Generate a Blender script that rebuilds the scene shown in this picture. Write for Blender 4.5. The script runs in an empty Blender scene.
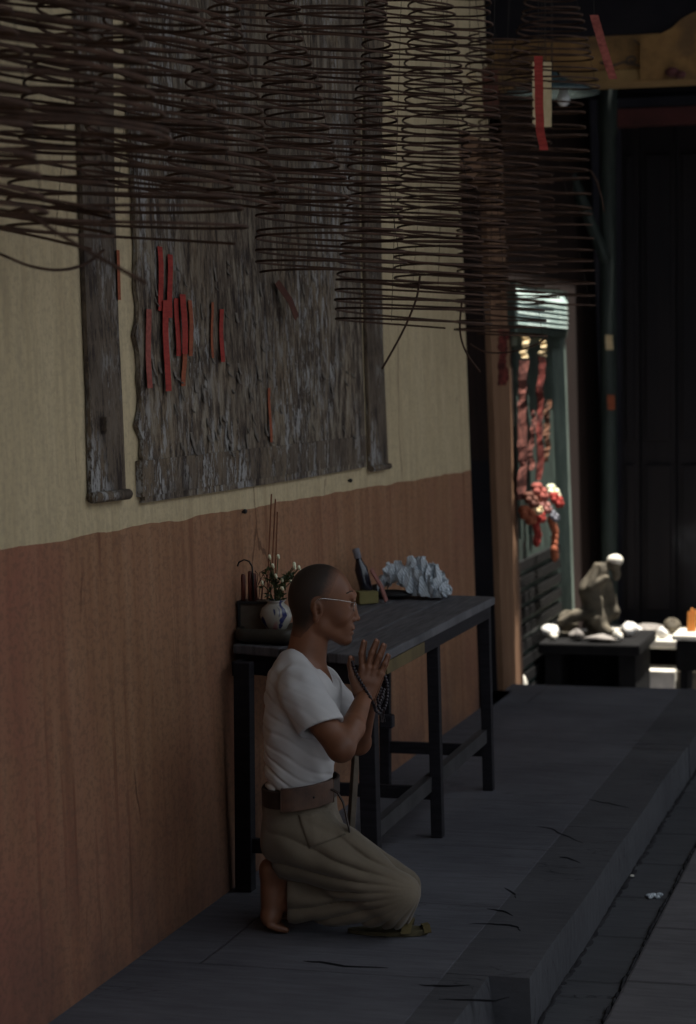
import bpy, bmesh, math, random
import numpy as np
from mathutils import Vector, Matrix
random.seed(7); rng = np.random.RandomState(3)
COL = bpy.context.scene.collection
PI = math.pi

# ------------------------------------------------------------------ camera
CAM_H = 1.6; YAW = math.radians(15.3); PITCH = math.radians(3.67); ROLL = math.radians(0.6); F = 2200.0
cy_, sy_ = math.cos(YAW), math.sin(YAW)
cd = bpy.data.cameras.new('camera'); cam = bpy.data.objects.new('camera', cd); COL.objects.link(cam)
cd.sensor_fit = 'HORIZONTAL'; cd.sensor_width = 36.0; cd.lens = 36.0 * F / 696.0
cam.location = (0, 0, CAM_H)
cam.rotation_mode = 'QUATERNION'
Rm = Matrix.Rotation(YAW, 4, 'Z') @ Matrix.Rotation(PI / 2 - PITCH, 4, 'X') @ Matrix.Rotation(-ROLL, 4, 'Z')
cam.rotation_quaternion = Rm.to_quaternion()
cd.clip_end = 100
cd.dof.use_dof = True; cd.dof.focus_distance = 6.4; cd.dof.aperture_fstop = 5.2
bpy.context.scene.camera = cam
R3 = Rm.to_3x3()

def ray(px, py):
    return (R3 @ Vector(((px - 348) / F, (512 - py) / F, -1.0)))
def at_z(px, py, z):                      # point of a sight line on a horizontal plane
    d = ray(px, py); t = (z - CAM_H) / d.z
    return Vector((0, 0, CAM_H)) + d * t
WX, WK = -2.135, 0.03                       # the wall leans back slightly
def at_wall(px, py, off=0.0):
    d = ray(px, py)                       # X = WX - WK*Z + off
    t = (WX + off - WK * CAM_H) / (d.x + WK * d.z)
    return Vector((0, 0, CAM_H)) + d * t
def at_Y(px, py, Y):
    d = ray(px, py); return Vector((0, 0, CAM_H)) + d * (Y / d.y)
def at_d(px, py, dep):                    # at a distance along the view
    return Vector((0, 0, CAM_H)) + ray(px, py) * dep
def wx(z, off=0.0): return WX - WK * z + off

# ------------------------------------------------------------------ helpers
def tag(o, label=None, cat=None, group=None, kind=None):
    if label: o['label'] = label
    if cat: o['category'] = cat
    if group: o['group'] = group
    if kind: o['kind'] = kind
    return o
def empty(name, loc, rz=0.0):
    o = bpy.data.objects.new(name, None); COL.objects.link(o)
    o.empty_display_size = 0.05; o.location = loc; o.rotation_euler = (0, 0, rz); return o
class MB:
    def __init__(s): s.v = []; s.f = []
    def add(s, vs, fs):
        n = len(s.v); s.v += [tuple(v) for v in vs]; s.f += [tuple(i + n for i in f) for f in fs]; return s
    def box(s, x0, x1, y0, y1, z0, z1, M=None):
        vs = [Vector((x, y, z)) for z in (z0, z1) for y in (y0, y1) for x in (x0, x1)]
        if M: vs = [M @ v for v in vs]
        return s.add(vs, [(0, 2, 3, 1), (4, 5, 7, 6), (0, 1, 5, 4), (2, 6, 7, 3), (0, 4, 6, 2), (1, 3, 7, 5)])
    def hexa(s, b, t):                    # four bottom corners, four top corners
        return s.add(list(b) + list(t), [(3, 2, 1, 0), (4, 5, 6, 7), (0, 1, 5, 4), (1, 2, 6, 5), (2, 3, 7, 6), (3, 0, 4, 7)])
    def tube(s, pts, r, n=6, cap=True):
        pts = [Vector(p) for p in pts]; m = len(pts)
        rs = r if isinstance(r, (list, tuple)) else [r] * m
        up = Vector((0, 0, 1)); rows = []
        t0 = (pts[1] - pts[0]).normalized()
        a = t0.cross(up)
        if a.length < 1e-3: a = t0.cross(Vector((1, 0, 0)))
        a.normalize()
        for i, p in enumerate(pts):
            t = (pts[min(i + 1, m - 1)] - pts[max(i - 1, 0)]).normalized()
            a = (a - t * a.dot(t)).normalized(); b = t.cross(a)
            rows.append([p + (a * math.cos(2 * PI * k / n) + b * math.sin(2 * PI * k / n)) * rs[i] for k in range(n)])
        vs = [v for r_ in rows for v in r_]; fs = []
        for i in range(m - 1):
            for k in range(n):
                fs.append((i * n + k, i * n + (k + 1) % n, (i + 1) * n + (k + 1) % n, (i + 1) * n + k))
        if cap: fs += [tuple(range(n))[::-1], tuple((m - 1) * n + k for k in range(n))]
        return s.add(vs, fs)
    def lathe(s, prof, n=24, c=(0, 0, 0), M=None):
        vs = []; fs = []
        for (r, z) in prof:
            for k in range(n):
                v = Vector((c[0] + r * math.cos(2 * PI * k / n), c[1] + r * math.sin(2 * PI * k / n), c[2] + z))
                vs.append(M @ v if M else v)
        for i in range(len(prof) - 1):
            for k in range(n):
                fs.append((i * n + k, i * n + (k + 1) % n, (i + 1) * n + (k + 1) % n, (i + 1) * n + k))
        fs += [tuple(range(n))[::-1], tuple((len(prof) - 1) * n + k for k in range(n))]
        return s.add(vs, fs)
    def ball(s, c, rx, ry=None, rz=None, n=10, m=7):
        ry = ry or rx; rz = rz or rx
        prof = [(math.sin(PI * (i + .15) / (m + .3)), -math.cos(PI * (i + .15) / (m + .3))) for i in range(m + 1)]
        Mx = Matrix.Translation(Vector(c)) @ Matrix.Diagonal((rx, ry, rz, 1))
        return s.lathe(prof, n, (0, 0, 0), Mx)
    def build(s, name, mat, parent=None, smooth=False, bevel=0.0, loc=None):
        me = bpy.data.meshes.new(name); vs = s.v
        if loc is not None: vs = [(v[0] - loc[0], v[1] - loc[1], v[2] - loc[2]) for v in vs]
        me.from_pydata(vs, [], s.f); me.update()
        me.materials.append(mat)
        o = bpy.data.objects.new(name, me); COL.objects.link(o)
        if loc is not None: o.location = loc
        if parent: o.parent = parent
        if smooth:
            for p in me.polygons: p.use_smooth = True
        if bevel:
            b = o.modifiers.new('bevel', 'BEVEL'); b.width = bevel; b.segments = 2; b.limit_method = 'ANGLE'
        return o

def ribbon(mb, pts, w, th, side):         # flat strip with thickness
    side = Vector(side).normalized(); pts = [Vector(p) for p in pts]; m = len(pts); vs = []; fs = []
    for i, p in enumerate(pts):
        t = (pts[min(i + 1, m - 1)] - pts[max(i - 1, 0)]).normalized(); n = t.cross(side).normalized()
        for a, b in ((-1, -1), (1, -1), (1, 1), (-1, 1)):
            vs.append(p + side * a * w / 2 + n * b * th / 2)
    for i in range(m - 1):
        for k in range(4):
            fs.append((i * 4 + k, i * 4 + (k + 1) % 4, (i + 1) * 4 + (k + 1) % 4, (i + 1) * 4 + k))
    fs += [(3, 2, 1, 0), tuple((m - 1) * 4 + k for k in range(4))]
    return mb.add(vs, fs)

# ------------------------------------------------------------------ materials
def lin(c):
    return tuple(((x / 255) / 12.92 if x / 255 <= .04045 else ((x / 255 + .055) / 1.055) ** 2.4) for x in c) + (1,)
class N:
    def __init__(s, name, rough=.8, spec=.3):
        s.m = bpy.data.materials.new(name); s.m.use_nodes = True; s.t = s.m.node_tree
        s.b = s.t.nodes['Principled BSDF']; s.b.inputs['Roughness'].default_value = rough
        s.b.inputs['Specular IOR Level'].default_value = spec
        s.tc = s.t.nodes.new('ShaderNodeTexCoord')
    def node(s, t, **k):
        n = s.t.nodes.new(t)
        for a, b in k.items(): setattr(n, a, b)
        return n
    def l(s, a, b): s.t.links.new(a, b)
    def co(s, scale=(1, 1, 1), space='Object', rot=(0, 0, 0)):
        m = s.node('ShaderNodeMapping'); m.inputs['Scale'].default_value = scale; m.inputs['Rotation'].default_value = rot
        s.l(s.tc.outputs[space], m.inputs['Vector']); return m.outputs[0]
    def noise(s, scale=5, detail=6, rough=.6, vec=None, dist=0):
        n = s.node('ShaderNodeTexNoise'); n.inputs['Scale'].default_value = scale; n.inputs['Detail'].default_value = detail
        n.inputs['Roughness'].default_value = rough; n.inputs['Distortion'].default_value = dist
        if vec is not None: s.l(vec, n.inputs['Vector'])
        return n.outputs['Fac']
    def ramp(s, fac, stops):
        r = s.node('ShaderNodeValToRGB'); e = r.color_ramp.elements
        while len(e) < len(stops): e.new(.5)
        for i, (p, c) in enumerate(stops):
            e[i].position = p; e[i].color = c if len(c) == 4 else tuple(c) + (1,)
        s.l(fac, r.inputs[0]); return r.outputs[0]
    def mix(s, fac, a, b, mode='MIX'):
        m = s.node('ShaderNodeMix', data_type='RGBA', blend_type=mode)
        for x, i in ((fac, 0), (a, 6), (b, 7)):
            if hasattr(x, 'links'): s.l(x, m.inputs[i])
            else: m.inputs[i].default_value = x
        return m.outputs[2]
    def math(s, op, a, b=0.0, clamp=False):
        m = s.node('ShaderNodeMath', operation=op, use_clamp=clamp)
        for x, i in ((a, 0), (b, 1)):
            if hasattr(x, 'links'): s.l(x, m.inputs[i])
            else: m.inputs[i].default_value = x
        return m.outputs[0]
    def color(s, c):
        if hasattr(c, 'links'): s.l(c, s.b.inputs['Base Color'])
        else: s.b.inputs['Base Color'].default_value = c
        return s
    def bump(s, h, st=.4, d=.01):
        b = s.node('ShaderNodeBump'); b.inputs['Strength'].default_value = st; b.inputs['Distance'].default_value = d
        s.l(h, b.inputs['Height']); s.l(b.outputs[0], s.b.inputs['Normal']); return s
BW = [(0.0, (0, 0, 0)), (1.0, (1, 1, 1))]
def simple(name, c1, c2, scale=8, rough=.8, spec=.3, stretch=(1, 1, 1), bump=.3, dist=.004, lo=.3, hi=.7, metallic=0):
    n = N(name, rough, spec); f = n.noise(scale, 6, .6, n.co(stretch))
    n.color(n.ramp(f, [(lo, lin(c1)), (hi, lin(c2))]))
    if bump: n.bump(f, bump, dist)
    n.b.inputs['Metallic'].default_value = metallic
    return n.m
M = {}
M['wood_dark'] = simple('dark_wood', (16, 15, 20), (34, 31, 37), 6, .75, .25, (1, 1, 12), .3)
M['wood_top'] = simple('table_wood', (56, 56, 60), (100, 99, 104), 5, .7, .4, (14, 1.2, 1), .5)
M['wood_rail'] = simple('rail_wood', (38, 37, 40), (68, 66, 68), 6, .7, .3, (6, 1, 1), .4)
M['olive_wood'] = simple('olive_worn_wood', (74, 64, 44), (104, 90, 60), 8)
M['incense'] = simple('incense_paste', (50, 37, 31), (82, 60, 48), 20, .85, .2)
M['thread'] = simple('thread', (30, 26, 24), (50, 44, 40), 20, bump=0)
M['red_paper'] = simple('red_paper', (126, 42, 38), (164, 64, 56), 14, .8, .2, (1, 1, 6))
M['orange_paper'] = simple('faded_orange_paper', (120, 62, 44), (160, 92, 64), 14, .8, .2, (1, 1, 6))
M['pale_red'] = simple('pale_red_paper', (122, 62, 56), (152, 84, 74), 18, .8, .2, (2, 2, 4), lo=.35, hi=.6)
M['red_paper_old'] = simple('weathered_red_paper', (52, 28, 27), (108, 52, 46), 10, .9, .1, (3, 3, 1.5), lo=.35, hi=.62)
M['pale_red_old'] = simple('weathered_pink_paper', (54, 34, 32), (112, 70, 62), 10, .9, .1, (3, 3, 1.5), lo=.35, hi=.62)
M['orange_paper_old'] = simple('weathered_brown_paper', (60, 44, 38), (110, 76, 58), 10, .9, .1, (3, 3, 1.5), lo=.35, hi=.62)
M['brown_paper'] = simple('brown_paper', (70, 40, 34), (100, 60, 46), 14)
M['cream_paper'] = simple('cream_paper', (190, 168, 128), (216, 196, 158), 14)
M['skin'] = simple('skin', (98, 64, 46), (124, 82, 60), 9, .5, .35, bump=.06, dist=.002)
M['nail'] = simple('nail', (150, 104, 84), (165, 118, 98), 9, .3, .4, bump=0)
M['hair'] = simple('shaved_stubble', (44, 34, 30), (66, 50, 42), 120, .65, .35, bump=.15, dist=.001)
n_ = N('stubble_and_nape_shade', .6, .35); sp_ = n_.node('ShaderNodeSeparateXYZ'); n_.l(n_.co(), sp_.inputs[0]); HAIRN = n_; HAIRS = sp_
M['eye_dark'] = simple('lashes', (20, 16, 14), (26, 20, 18), 9, bump=0)
M['beads'] = simple('bead_wood', (28, 20, 24), (48, 34, 36), 30, .35, .5, bump=0)
M['belt'] = simple('brown_leather', (58, 42, 36), (92, 66, 52), 14, .55, .4)
M['belt_dark'] = simple('dark_leather', (34, 26, 24), (52, 40, 34), 14, .5, .4)
M['metal'] = simple('steel_wire', (170, 165, 160), (200, 196, 190), 14, .25, .6, bump=0, metallic=1)
M['sandal'] = simple('olive_sandal', (60, 54, 40), (86, 78, 56), 18)
M['sandal_strap'] = simple('ochre_sandal_strap', (78, 68, 42), (100, 88, 56), 18)
M['cast'] = simple('black_iron', (18, 18, 20), (34, 33, 34), 14, .6, .4)
M['black_int'] = simple('black_interior', (24, 23, 28), (38, 35, 38), 3, .9, .1)  # gloom of the unlit hall and doorway put into the colour
M['black_panel'] = simple('dark_panel', (22, 21, 26), (34, 31, 34), 3, .8, .2, (6, 6, .4))  # near-black tone with upright streaks
M['brown_panel'] = simple('dark_brown_panel', (32, 23, 21), (46, 33, 29), 4, .8, .2, (10, 10, .5))
M['maroon'] = simple('maroon_paint', (62, 34, 34), (90, 48, 46), 5)
M['soffit'] = simple('roof_boards', (52, 46, 42), (72, 62, 54), 4, .9, .1, (1, 8, 1))
M['green_post'] = simple('green_painted_post', (84, 96, 90), (124, 138, 130), 7, .6, .35, (4, 4, .6))
M['pillar_green'] = simple('dark_green_paint', (36, 44, 42), (56, 66, 62), 7, .6, .35, (4, 4, .6))
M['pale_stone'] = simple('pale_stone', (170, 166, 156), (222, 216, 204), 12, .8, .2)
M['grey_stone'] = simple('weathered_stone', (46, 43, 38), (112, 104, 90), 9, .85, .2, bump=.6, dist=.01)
M['white_cloth'] = simple('white_rag', (180, 178, 176), (224, 220, 214), 12)
M['grey_cloth'] = simple('grey_rag', (90, 86, 84), (140, 134, 128), 12)
M['candle_red'] = simple('red_candle_wax', (80, 42, 34), (104, 54, 44), 12, .4, .4)
M['stick'] = simple('incense_stick', (98, 58, 42), (128, 80, 56), 12, bump=0)
M['stick_orange'] = simple('orange_joss', (206, 128, 60), (236, 164, 90), 12, bump=0)
M['leaf'] = simple('leaf_green', (34, 44, 26), (74, 86, 48), 20, .55, .3)
M['bud'] = simple('cream_petals', (214, 214, 178), (238, 238, 212), 20, bump=0)
M['box_card'] = simple('dusty_box', (70, 62, 54), (104, 92, 80), 10)
M['olive_card'] = simple('olive_card', (96, 90, 56), (128, 118, 76), 10)
M['bottle'] = simple('dark_bottle_glass', (14, 16, 30), (24, 26, 40), 10, .2, .6, bump=0)
M['label_white'] = simple('pale_label', (96, 96, 104), (130, 130, 138), 10, bump=0)
M['pink_pkt'] = simple('pinkish_packet', (120, 78, 72), (150, 100, 92), 10)
M['enamel'] = simple('dark_enamel', (50, 62, 66), (80, 96, 100), 10, .25, .6, bump=0)
M['glass_bulb'] = simple('bulb_glass', (190, 195, 195), (215, 220, 220), 10, .08, .8, bump=0)
M['lacquer'] = simple('dark_tray', (40, 38, 34), (62, 58, 50), 10, .6, .4)
M['pocket'] = None

# wall paint: cream above, terracotta dado below, streaks and stains of age
def wall_mat():
    n = N('two_tone_plaster', .9, .15)
    co = n.co(); sep = n.node('ShaderNodeSeparateXYZ'); n.l(co, sep.inputs[0])
    streak = n.noise(3.0, 8, .62, n.co((5, 5, .35))); fine = n.noise(40, 4, .7, n.co((1, 1, .25)))
    blot = n.noise(1.1, 5, .6, n.co()); wob = n.noise(3.2, 3, .5, n.co())
    cream = n.ramp(streak, [(.25, lin((172, 154, 122))), (.5, lin((190, 172, 138))), (.75, lin((198, 181, 148)))])
    cream = n.mix(n.ramp(fine, [(.35, (.5, .5, .5)), (.6, (0, 0, 0))]), cream, lin((160, 146, 120)))
    ter = n.ramp(streak, [(.3, lin((124, 88, 66))), (.5, lin((144, 106, 80))), (.72, lin((154, 118, 92)))])
    ter = n.mix(n.ramp(blot, [(.42, (0, 0, 0)), (.62, (.55, .55, .55))]), ter, lin((138, 92, 76)))
    drip = n.noise(7, 5, .6, n.co((3, 3, .16)))
    ter = n.mix(n.ramp(drip, [(.60, (0, 0, 0)), (.70, (.6, .6, .6))]), ter, lin((96, 60, 46)))
    pink = n.math('MULTIPLY', n.math('SUBTRACT', 5.35, sep.outputs[1], True), 1.3, True)
    pink = n.math('MULTIPLY', pink, n.ramp(n.noise(1.3, 4, .6, n.co()), [(.35, (0, 0, 0)), (.6, (.8, .8, .8))]))
    ter = n.mix(n.math('MULTIPLY', pink, n.math('GREATER_THAN', sep.outputs[2], -5)), ter, lin((150, 92, 80)))
    spk = n.noise(85, 3, .7, n.co((1, .5, .8)))
    ter = n.mix(n.ramp(spk, [(.40, (.45, .45, .45)), (.52, (0, 0, 0))]), ter, lin((104, 80, 66)))
    cream = n.mix(n.ramp(spk, [(.38, (.35, .35, .35)), (.52, (0, 0, 0))]), cream, lin((150, 138, 116)))
    grime = n.math('MULTIPLY', n.math('SUBTRACT', .42, sep.outputs[2], True), 1.6, True)   # rising damp stain near the floor
    ter = n.mix(n.math('MULTIPLY', grime, n.ramp(n.noise(2.4, 5, .6, n.co()), [(.35, (0, 0, 0)), (.6, (1, 1, 1))])), ter, lin((84, 66, 62)))
    edge = n.math('ADD', n.math('ADD', sep.outputs[2], n.math('MULTIPLY', sep.outputs[1], .0103)), n.math('MULTIPLY', n.math('SUBTRACT', wob, .5), .03))
    mask = n.math('GREATER_THAN', edge, 1.233)
    lm = n.math('MULTIPLY', n.math('LESS_THAN', n.math('ABSOLUTE', n.math('SUBTRACT', edge, 1.255)), .03), .25)
    col = n.mix(mask, ter, cream)
    crack = n.node('ShaderNodeTexVoronoi', feature='DISTANCE_TO_EDGE'); crack.inputs['Scale'].default_value = 1.1
    v = n.node('ShaderNodeMix', data_type='VECTOR'); v.inputs[0].default_value = .12
    nn = n.node('ShaderNodeTexNoise'); nn.inputs['Scale'].default_value = 5; nn.inputs['Detail'].default_value = 6
    mc = n.co((1, 1, .45)); n.l(mc, nn.inputs['Vector']); n.l(mc, v.inputs[4]); n.l(nn.outputs['Color'], v.inputs[5]); n.l(v.outputs[1], crack.inputs['Vector'])
    cm = n.math('LESS_THAN', crack.outputs['Distance'], .004)
    cm = n.math('MULTIPLY', cm, n.ramp(n.noise(1.6, 2, .5, n.co()), [(.56, (0, 0, 0)), (.62, (.6, .6, .6))]))
    col = n.mix(cm, col, lin((70, 46, 36)))
    n.color(col)
    n.bump(n.math('ADD', n.math('MULTIPLY', fine, .5), n.math('ADD', n.math('MULTIPLY', streak, .8), n.math('MULTIPLY', cm, -1))), .5, .006)
    return n.m
M['wall'] = wall_mat()
def stone_mat(name, c1, c2, bw, bh, rot=0, mort=.012):
    n = N(name, .75, .3)
    b = n.node('ShaderNodeTexBrick'); b.inputs['Scale'].default_value = 1; b.inputs['Brick Width'].default_value = bw
    b.inputs['Row Height'].default_value = bh; b.inputs['Mortar Size'].default_value = mort; b.inputs['Mortar Smooth'].default_value = .5
    b.offset = .37; b.inputs['Color1'].default_value = (1, 1, 1, 1); b.inputs['Color2'].default_value = (.93, .93, .93, 1); b.inputs['Mortar'].default_value = (.62, .62, .62, 1)
    v = n.node('ShaderNodeMix', data_type='VECTOR'); v.inputs[0].default_value = .02
    nn = n.node('ShaderNodeTexNoise'); nn.inputs['Scale'].default_value = 7; nn.inputs['Detail'].default_value = 5
    mc = n.co((1, 1, 1), 'Object', (0, 0, rot)); n.l(mc, nn.inputs['Vector']); n.l(mc, v.inputs[4]); n.l(nn.outputs['Color'], v.inputs[5]); n.l(v.outputs[1], b.inputs['Vector'])
    big = n.noise(1.7, 6, .6, n.co()); chis = n.noise(16, 5, .7, n.co((.35, 2.2, 1)))
    base = n.ramp(n.math('ADD', n.math('MULTIPLY', big, .55), n.math('MULTIPLY', chis, .45)), [(.34, lin(c1)), (.68, lin(c2))])
    col = n.mix(1.0, base, b.outputs['Color'], 'MULTIPLY')
    cr = n.noise(2.3, 4, .55, n.co((.6, 2.4, 1)), 1.2)
    cm = n.ramp(n.math('ABSOLUTE', n.math('SUBTRACT', cr, .5)), [(.0, (.6, .6, .6)), (.005, (0, 0, 0))])
    cm = n.math('MULTIPLY', cm, n.ramp(n.noise(1.4, 2, .5, n.co()), [(.53, (0, 0, 0)), (.58, (1, 1, 1))]))
    col = n.mix(cm, col, lin((26, 26, 30)))
    n.color(col)
    h = n.math('ADD', n.math('MULTIPLY', chis, .5), n.math('MULTIPLY', b.outputs['Fac'], -1.0))
    h = n.math('ADD', h, n.math('MULTIPLY', cm, -1)); h = n.math('ADD', h, n.math('MULTIPLY', big, .7))
    n.bump(h, .6, .012)
    return n.m
M['slab'] = stone_mat('granite_slabs', (66, 66, 73), (104, 104, 111), 1.9, .78, 0, .005)
M['kerb'] = stone_mat('granite_kerb', (56, 56, 61), (88, 88, 93), 9, 9)
M['gutter'] = stone_mat('gutter_stone', (56, 56, 60), (84, 84, 88), .5, 3.0, PI / 2)
M['street'] = stone_mat('street_stone', (72, 70, 74), (110, 107, 110), 1.4, .6)

def board_mat(name, pale=.55, tint=(136, 130, 122)):
    n = N(name, .85, .2)
    a = n.noise(4, 9, .78, n.co((3, 1.0, .5))); b = n.noise(26, 6, .75, n.co((1, .9, .28))); c = n.noise(1.3, 4, .6, n.co())
    base = n.ramp(a, [(.32, lin((60, 50, 44))), (.5, lin((98, 86, 74))), (.72, lin((124, 106, 84)))])
    base = n.mix(n.ramp(b, [(.50, (0, 0, 0)), (.60, (.85, .85, .85))]), base, lin((46, 38, 36)))
    m = n.math('MULTIPLY', n.ramp(b, [(.38, (1, 1, 1)), (.50, (0, 0, 0))]), n.ramp(c, [(.34, (.25, .25, .25)), (.54, (1, 1, 1))]))
    base = n.mix(n.math('MULTIPLY', m, pale), base, lin(tint))
    wh = n.math('MULTIPLY', n.ramp(n.noise(30, 5, .8, n.co((1, .8, .3))), [(.52, (0, 0, 0)), (.57, (1, 1, 1))]), n.ramp(n.noise(1.9, 3, .6, n.co((1, 1, .8))), [(.44, (0, 0, 0)), (.58, (.9, .9, .9))]))
    base = n.mix(wh, base, lin((160, 158, 156)))
    n.color(base); n.bump(n.math('ADD', b, n.math('MULTIPLY', wh, .5)), .8, .012); return n.m
M['board'] = board_mat('peeling_notice_board', .9, (146, 136, 120))
M['plank'] = board_mat('weathered_plank', .35, (116, 108, 100))

def cloth_mat(name, c1, c2, scale=160, st=.25):
    n = N(name, .92, .1); w = n.noise(scale, 3, .6, n.co()); f = n.noise(3.5, 5, .6, n.co())
    n.color(n.ramp(f, [(.3, lin(c1)), (.7, lin(c2))])); n.bump(n.math('ADD', n.math('MULTIPLY', w, .15), f), st, .006)
    n.b.inputs['Sheen Weight'].default_value = .15; return n.m
M['shirt'] = cloth_mat('white_cotton', (172, 170, 172), (196, 194, 194))
M['trousers'] = cloth_mat('khaki_cotton', (92, 83, 71), (120, 109, 95), 140, .6)
def beam_mat():
    n = N('painted_beam', .8, .2); f = n.noise(7, 7, .65, n.co()); g = n.noise(2.2, 3, .5, n.co(), 1.5)
    c = n.ramp(f, [(.3, lin((92, 70, 44))), (.55, lin((132, 100, 62))), (.75, lin((146, 116, 76)))])
    c = n.mix(n.ramp(g, [(.5, (0, 0, 0)), (.6, (.6, .6, .6))]), c, lin((84, 66, 50)))
    n.color(c); n.bump(f, .4, .006); return n.m
M['beam'] = beam_mat()
M['beam_gold'] = simple('faded_gold_band', (112, 88, 54), (140, 112, 72), 8)
M['beam_ink'] = simple('ink_paint', (60, 52, 46), (80, 66, 56), 8)
def vase_mat():
    n = N('blue_white_porcelain', .25, .5)
    f = n.noise(13, 2, .5, n.co((1, 1, 1)), 1.0)
    c = n.ramp(f, [(.50, lin((150, 146, 138))), (.54, lin((36, 42, 86)))])
    pk = n.ramp(n.noise(9, 1, .4, n.co((1, 1, .6))), [(.66, (0, 0, 0)), (.69, (1, 1, 1))])
    n.color(n.mix(pk, c, lin((150, 84, 88)))); return n.m
M['vase'] = vase_mat()
def news_mat():
    n = N('newsprint', .9, .1)
    w = n.node('ShaderNodeTexWave'); w.inputs['Scale'].default_value = 45; w.inputs['Distortion'].default_value = 3
    n.l(n.co((1, 1, 1), 'Object', (.3, .5, .2)), w.inputs['Vector'])
    c = n.ramp(w.outputs['Fac'], [(.2, lin((150, 158, 166))), (.5, lin((190, 197, 204)))])
    n.color(c); return n.m
M['news'] = news_mat()
def green_door_mat():
    n = N('green_paint_flaking', .5, .4); a = n.noise(6, 7, .7, n.co((3, 3, .7)))
    c = n.ramp(a, [(.3, lin((36, 42, 40))), (.55, lin((66, 78, 72))), (.75, lin((110, 124, 117)))])
    n.color(c); n.bump(a, .3); return n.m
M['green_door'] = green_door_mat()
n_ = N('pale_louvre', .5, .4); n_.color(n_.ramp(n_.noise(9, 3, .5, n_.co()), [(.3, lin((150, 176, 172))), (.7, lin((206, 222, 216)))])); M['louvre'] = n_.m
n_ = N('lens_glass', .05, .5); n_.b.inputs['Transmission Weight'].default_value = 1.0; n_.b.inputs['IOR'].default_value = 1.3; n_.b.inputs['Alpha'].default_value = .35; n_.color((.95, .97, 1, 1)); M['lens'] = n_.m
n_ = N('iridescent_bead', .3, .5); n_.color(lin((40, 34, 40))); M['bead_gloss'] = n_.m

# ------------------------------------------------------------------ setting
def struct(o, label=None): o['kind'] = 'structure'; return o
PLAT_X, PLAT_Y = -1.06, 10.95
Yopen0, Yopen1 = 9.62, 10.22             # dark doorway in the wall, then a pilaster to the end of the platform
Ypil = 10.95
DOOR_T = 3.05
yo0 = at_wall(474, 560).y; yo1 = at_wall(499, 560).y; ypl = at_wall(519, 560).y
LB = .02                                  # the reveals are a little out of true
def wseg(mb, y0, y1, z0, z1, th=.45, lean0=0, lean1=0):
    b = [(wx(z0) - th, y0 + lean0 * z0, z0), (wx(z0), y0 + lean0 * z0, z0), (wx(z0), y1 + lean1 * z0, z0), (wx(z0) - th, y1 + lean1 * z0, z0)]
    t = [(wx(z1) - th, y0 + lean0 * z1, z1), (wx(z1), y0 + lean0 * z1, z1), (wx(z1), y1 + lean1 * z1, z1), (wx(z1) - th, y1 + lean1 * z1, z1)]
    mb.hexa(b, t)
w = MB(); wseg(w, 0.5, yo0, -.2, 5.1); 
wseg(w, yo0, at_wall(485, 20).y, 2.72, 5.1)
struct(w.build('wall_left', M['wall']))
p = MB(); wseg(p, yo1, ypl, -.2, 2.72, .03); wseg(p, yo0 + .02, at_wall(485, 20).y, 2.50, 2.72, .4)
pil = struct(p.build('trim_1', simple('bare_plaster', (104, 78, 60), (132, 102, 80), 4, .9, .1, (3, 3, .6), .3)))
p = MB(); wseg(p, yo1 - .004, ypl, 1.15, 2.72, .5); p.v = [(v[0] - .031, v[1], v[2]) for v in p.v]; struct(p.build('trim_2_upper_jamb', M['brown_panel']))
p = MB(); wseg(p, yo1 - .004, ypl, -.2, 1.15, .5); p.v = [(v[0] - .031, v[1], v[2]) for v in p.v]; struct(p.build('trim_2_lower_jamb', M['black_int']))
# passage behind the doorway
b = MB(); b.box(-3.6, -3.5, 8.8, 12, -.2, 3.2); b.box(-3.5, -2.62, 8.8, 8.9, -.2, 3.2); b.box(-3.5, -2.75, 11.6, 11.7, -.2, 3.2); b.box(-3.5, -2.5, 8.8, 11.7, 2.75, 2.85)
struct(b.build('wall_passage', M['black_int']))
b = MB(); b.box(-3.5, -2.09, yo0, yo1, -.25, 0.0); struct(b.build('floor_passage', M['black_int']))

# raised pavement with its kerb
fl = MB(); fl.box(-2.6, PLAT_X - .22, .5, PLAT_Y, -.3, 0); struct(fl.build('floor', M['slab'], bevel=.004))
kb = MB()
ys = [0.5, 2.6, 4.3, at_z(520, 978, 0).y, 7.55, 9.3, PLAT_Y]
for i in range(len(ys) - 1):
    j = .004 if i % 2 else 0.0
    cut = .07 if i == 2 else 0
    y0, y1 = ys[i] + .003, ys[i + 1] - .003
    m = 7
    for k in range(m):                     # slightly uneven hewn stone
        a0 = y0 + (y1 - y0) * k / m; a1 = y0 + (y1 - y0) * (k + 1) / m
        e0 = PLAT_X + j + .003 * math.sin(a0 * 5) - cut; e1 = PLAT_X + j + .003 * math.sin(a1 * 5) - cut
        kb.hexa([(PLAT_X - .22, a0, -.3), (e0 + .01, a0, -.3), (e1 + .01, a1, -.3), (PLAT_X - .22, a1, -.3)],
                [(PLAT_X - .22, a0, 0), (e0 - cut * .5, a0, 0), (e1 - cut * .5, a1, 0), (PLAT_X - .22, a1, 0)])
struct(kb.build('trim_2', M['kerb']))
g = MB(); g.box(-1.2, -.885, .5, PLAT_Y + .6, -.4, -.145); struct(g.build('floor_gutter', M['gutter']))
g = MB(); g.box(-.875, 4.6, .5, 16, -.4, -.13); struct(g.build('floor_street', M['street'], bevel=.01))
g = MB(); g.box(-6, -.885, PLAT_Y + .6, 16, -.45, -.25); struct(g.build('floor_courtyard', M['slab']))
g = MB(); g.box(-3.6, -1.2, PLAT_Y, PLAT_Y + .6, -.45, -.25); struct(g.build('floor_courtyard_step', M['slab']))

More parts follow.
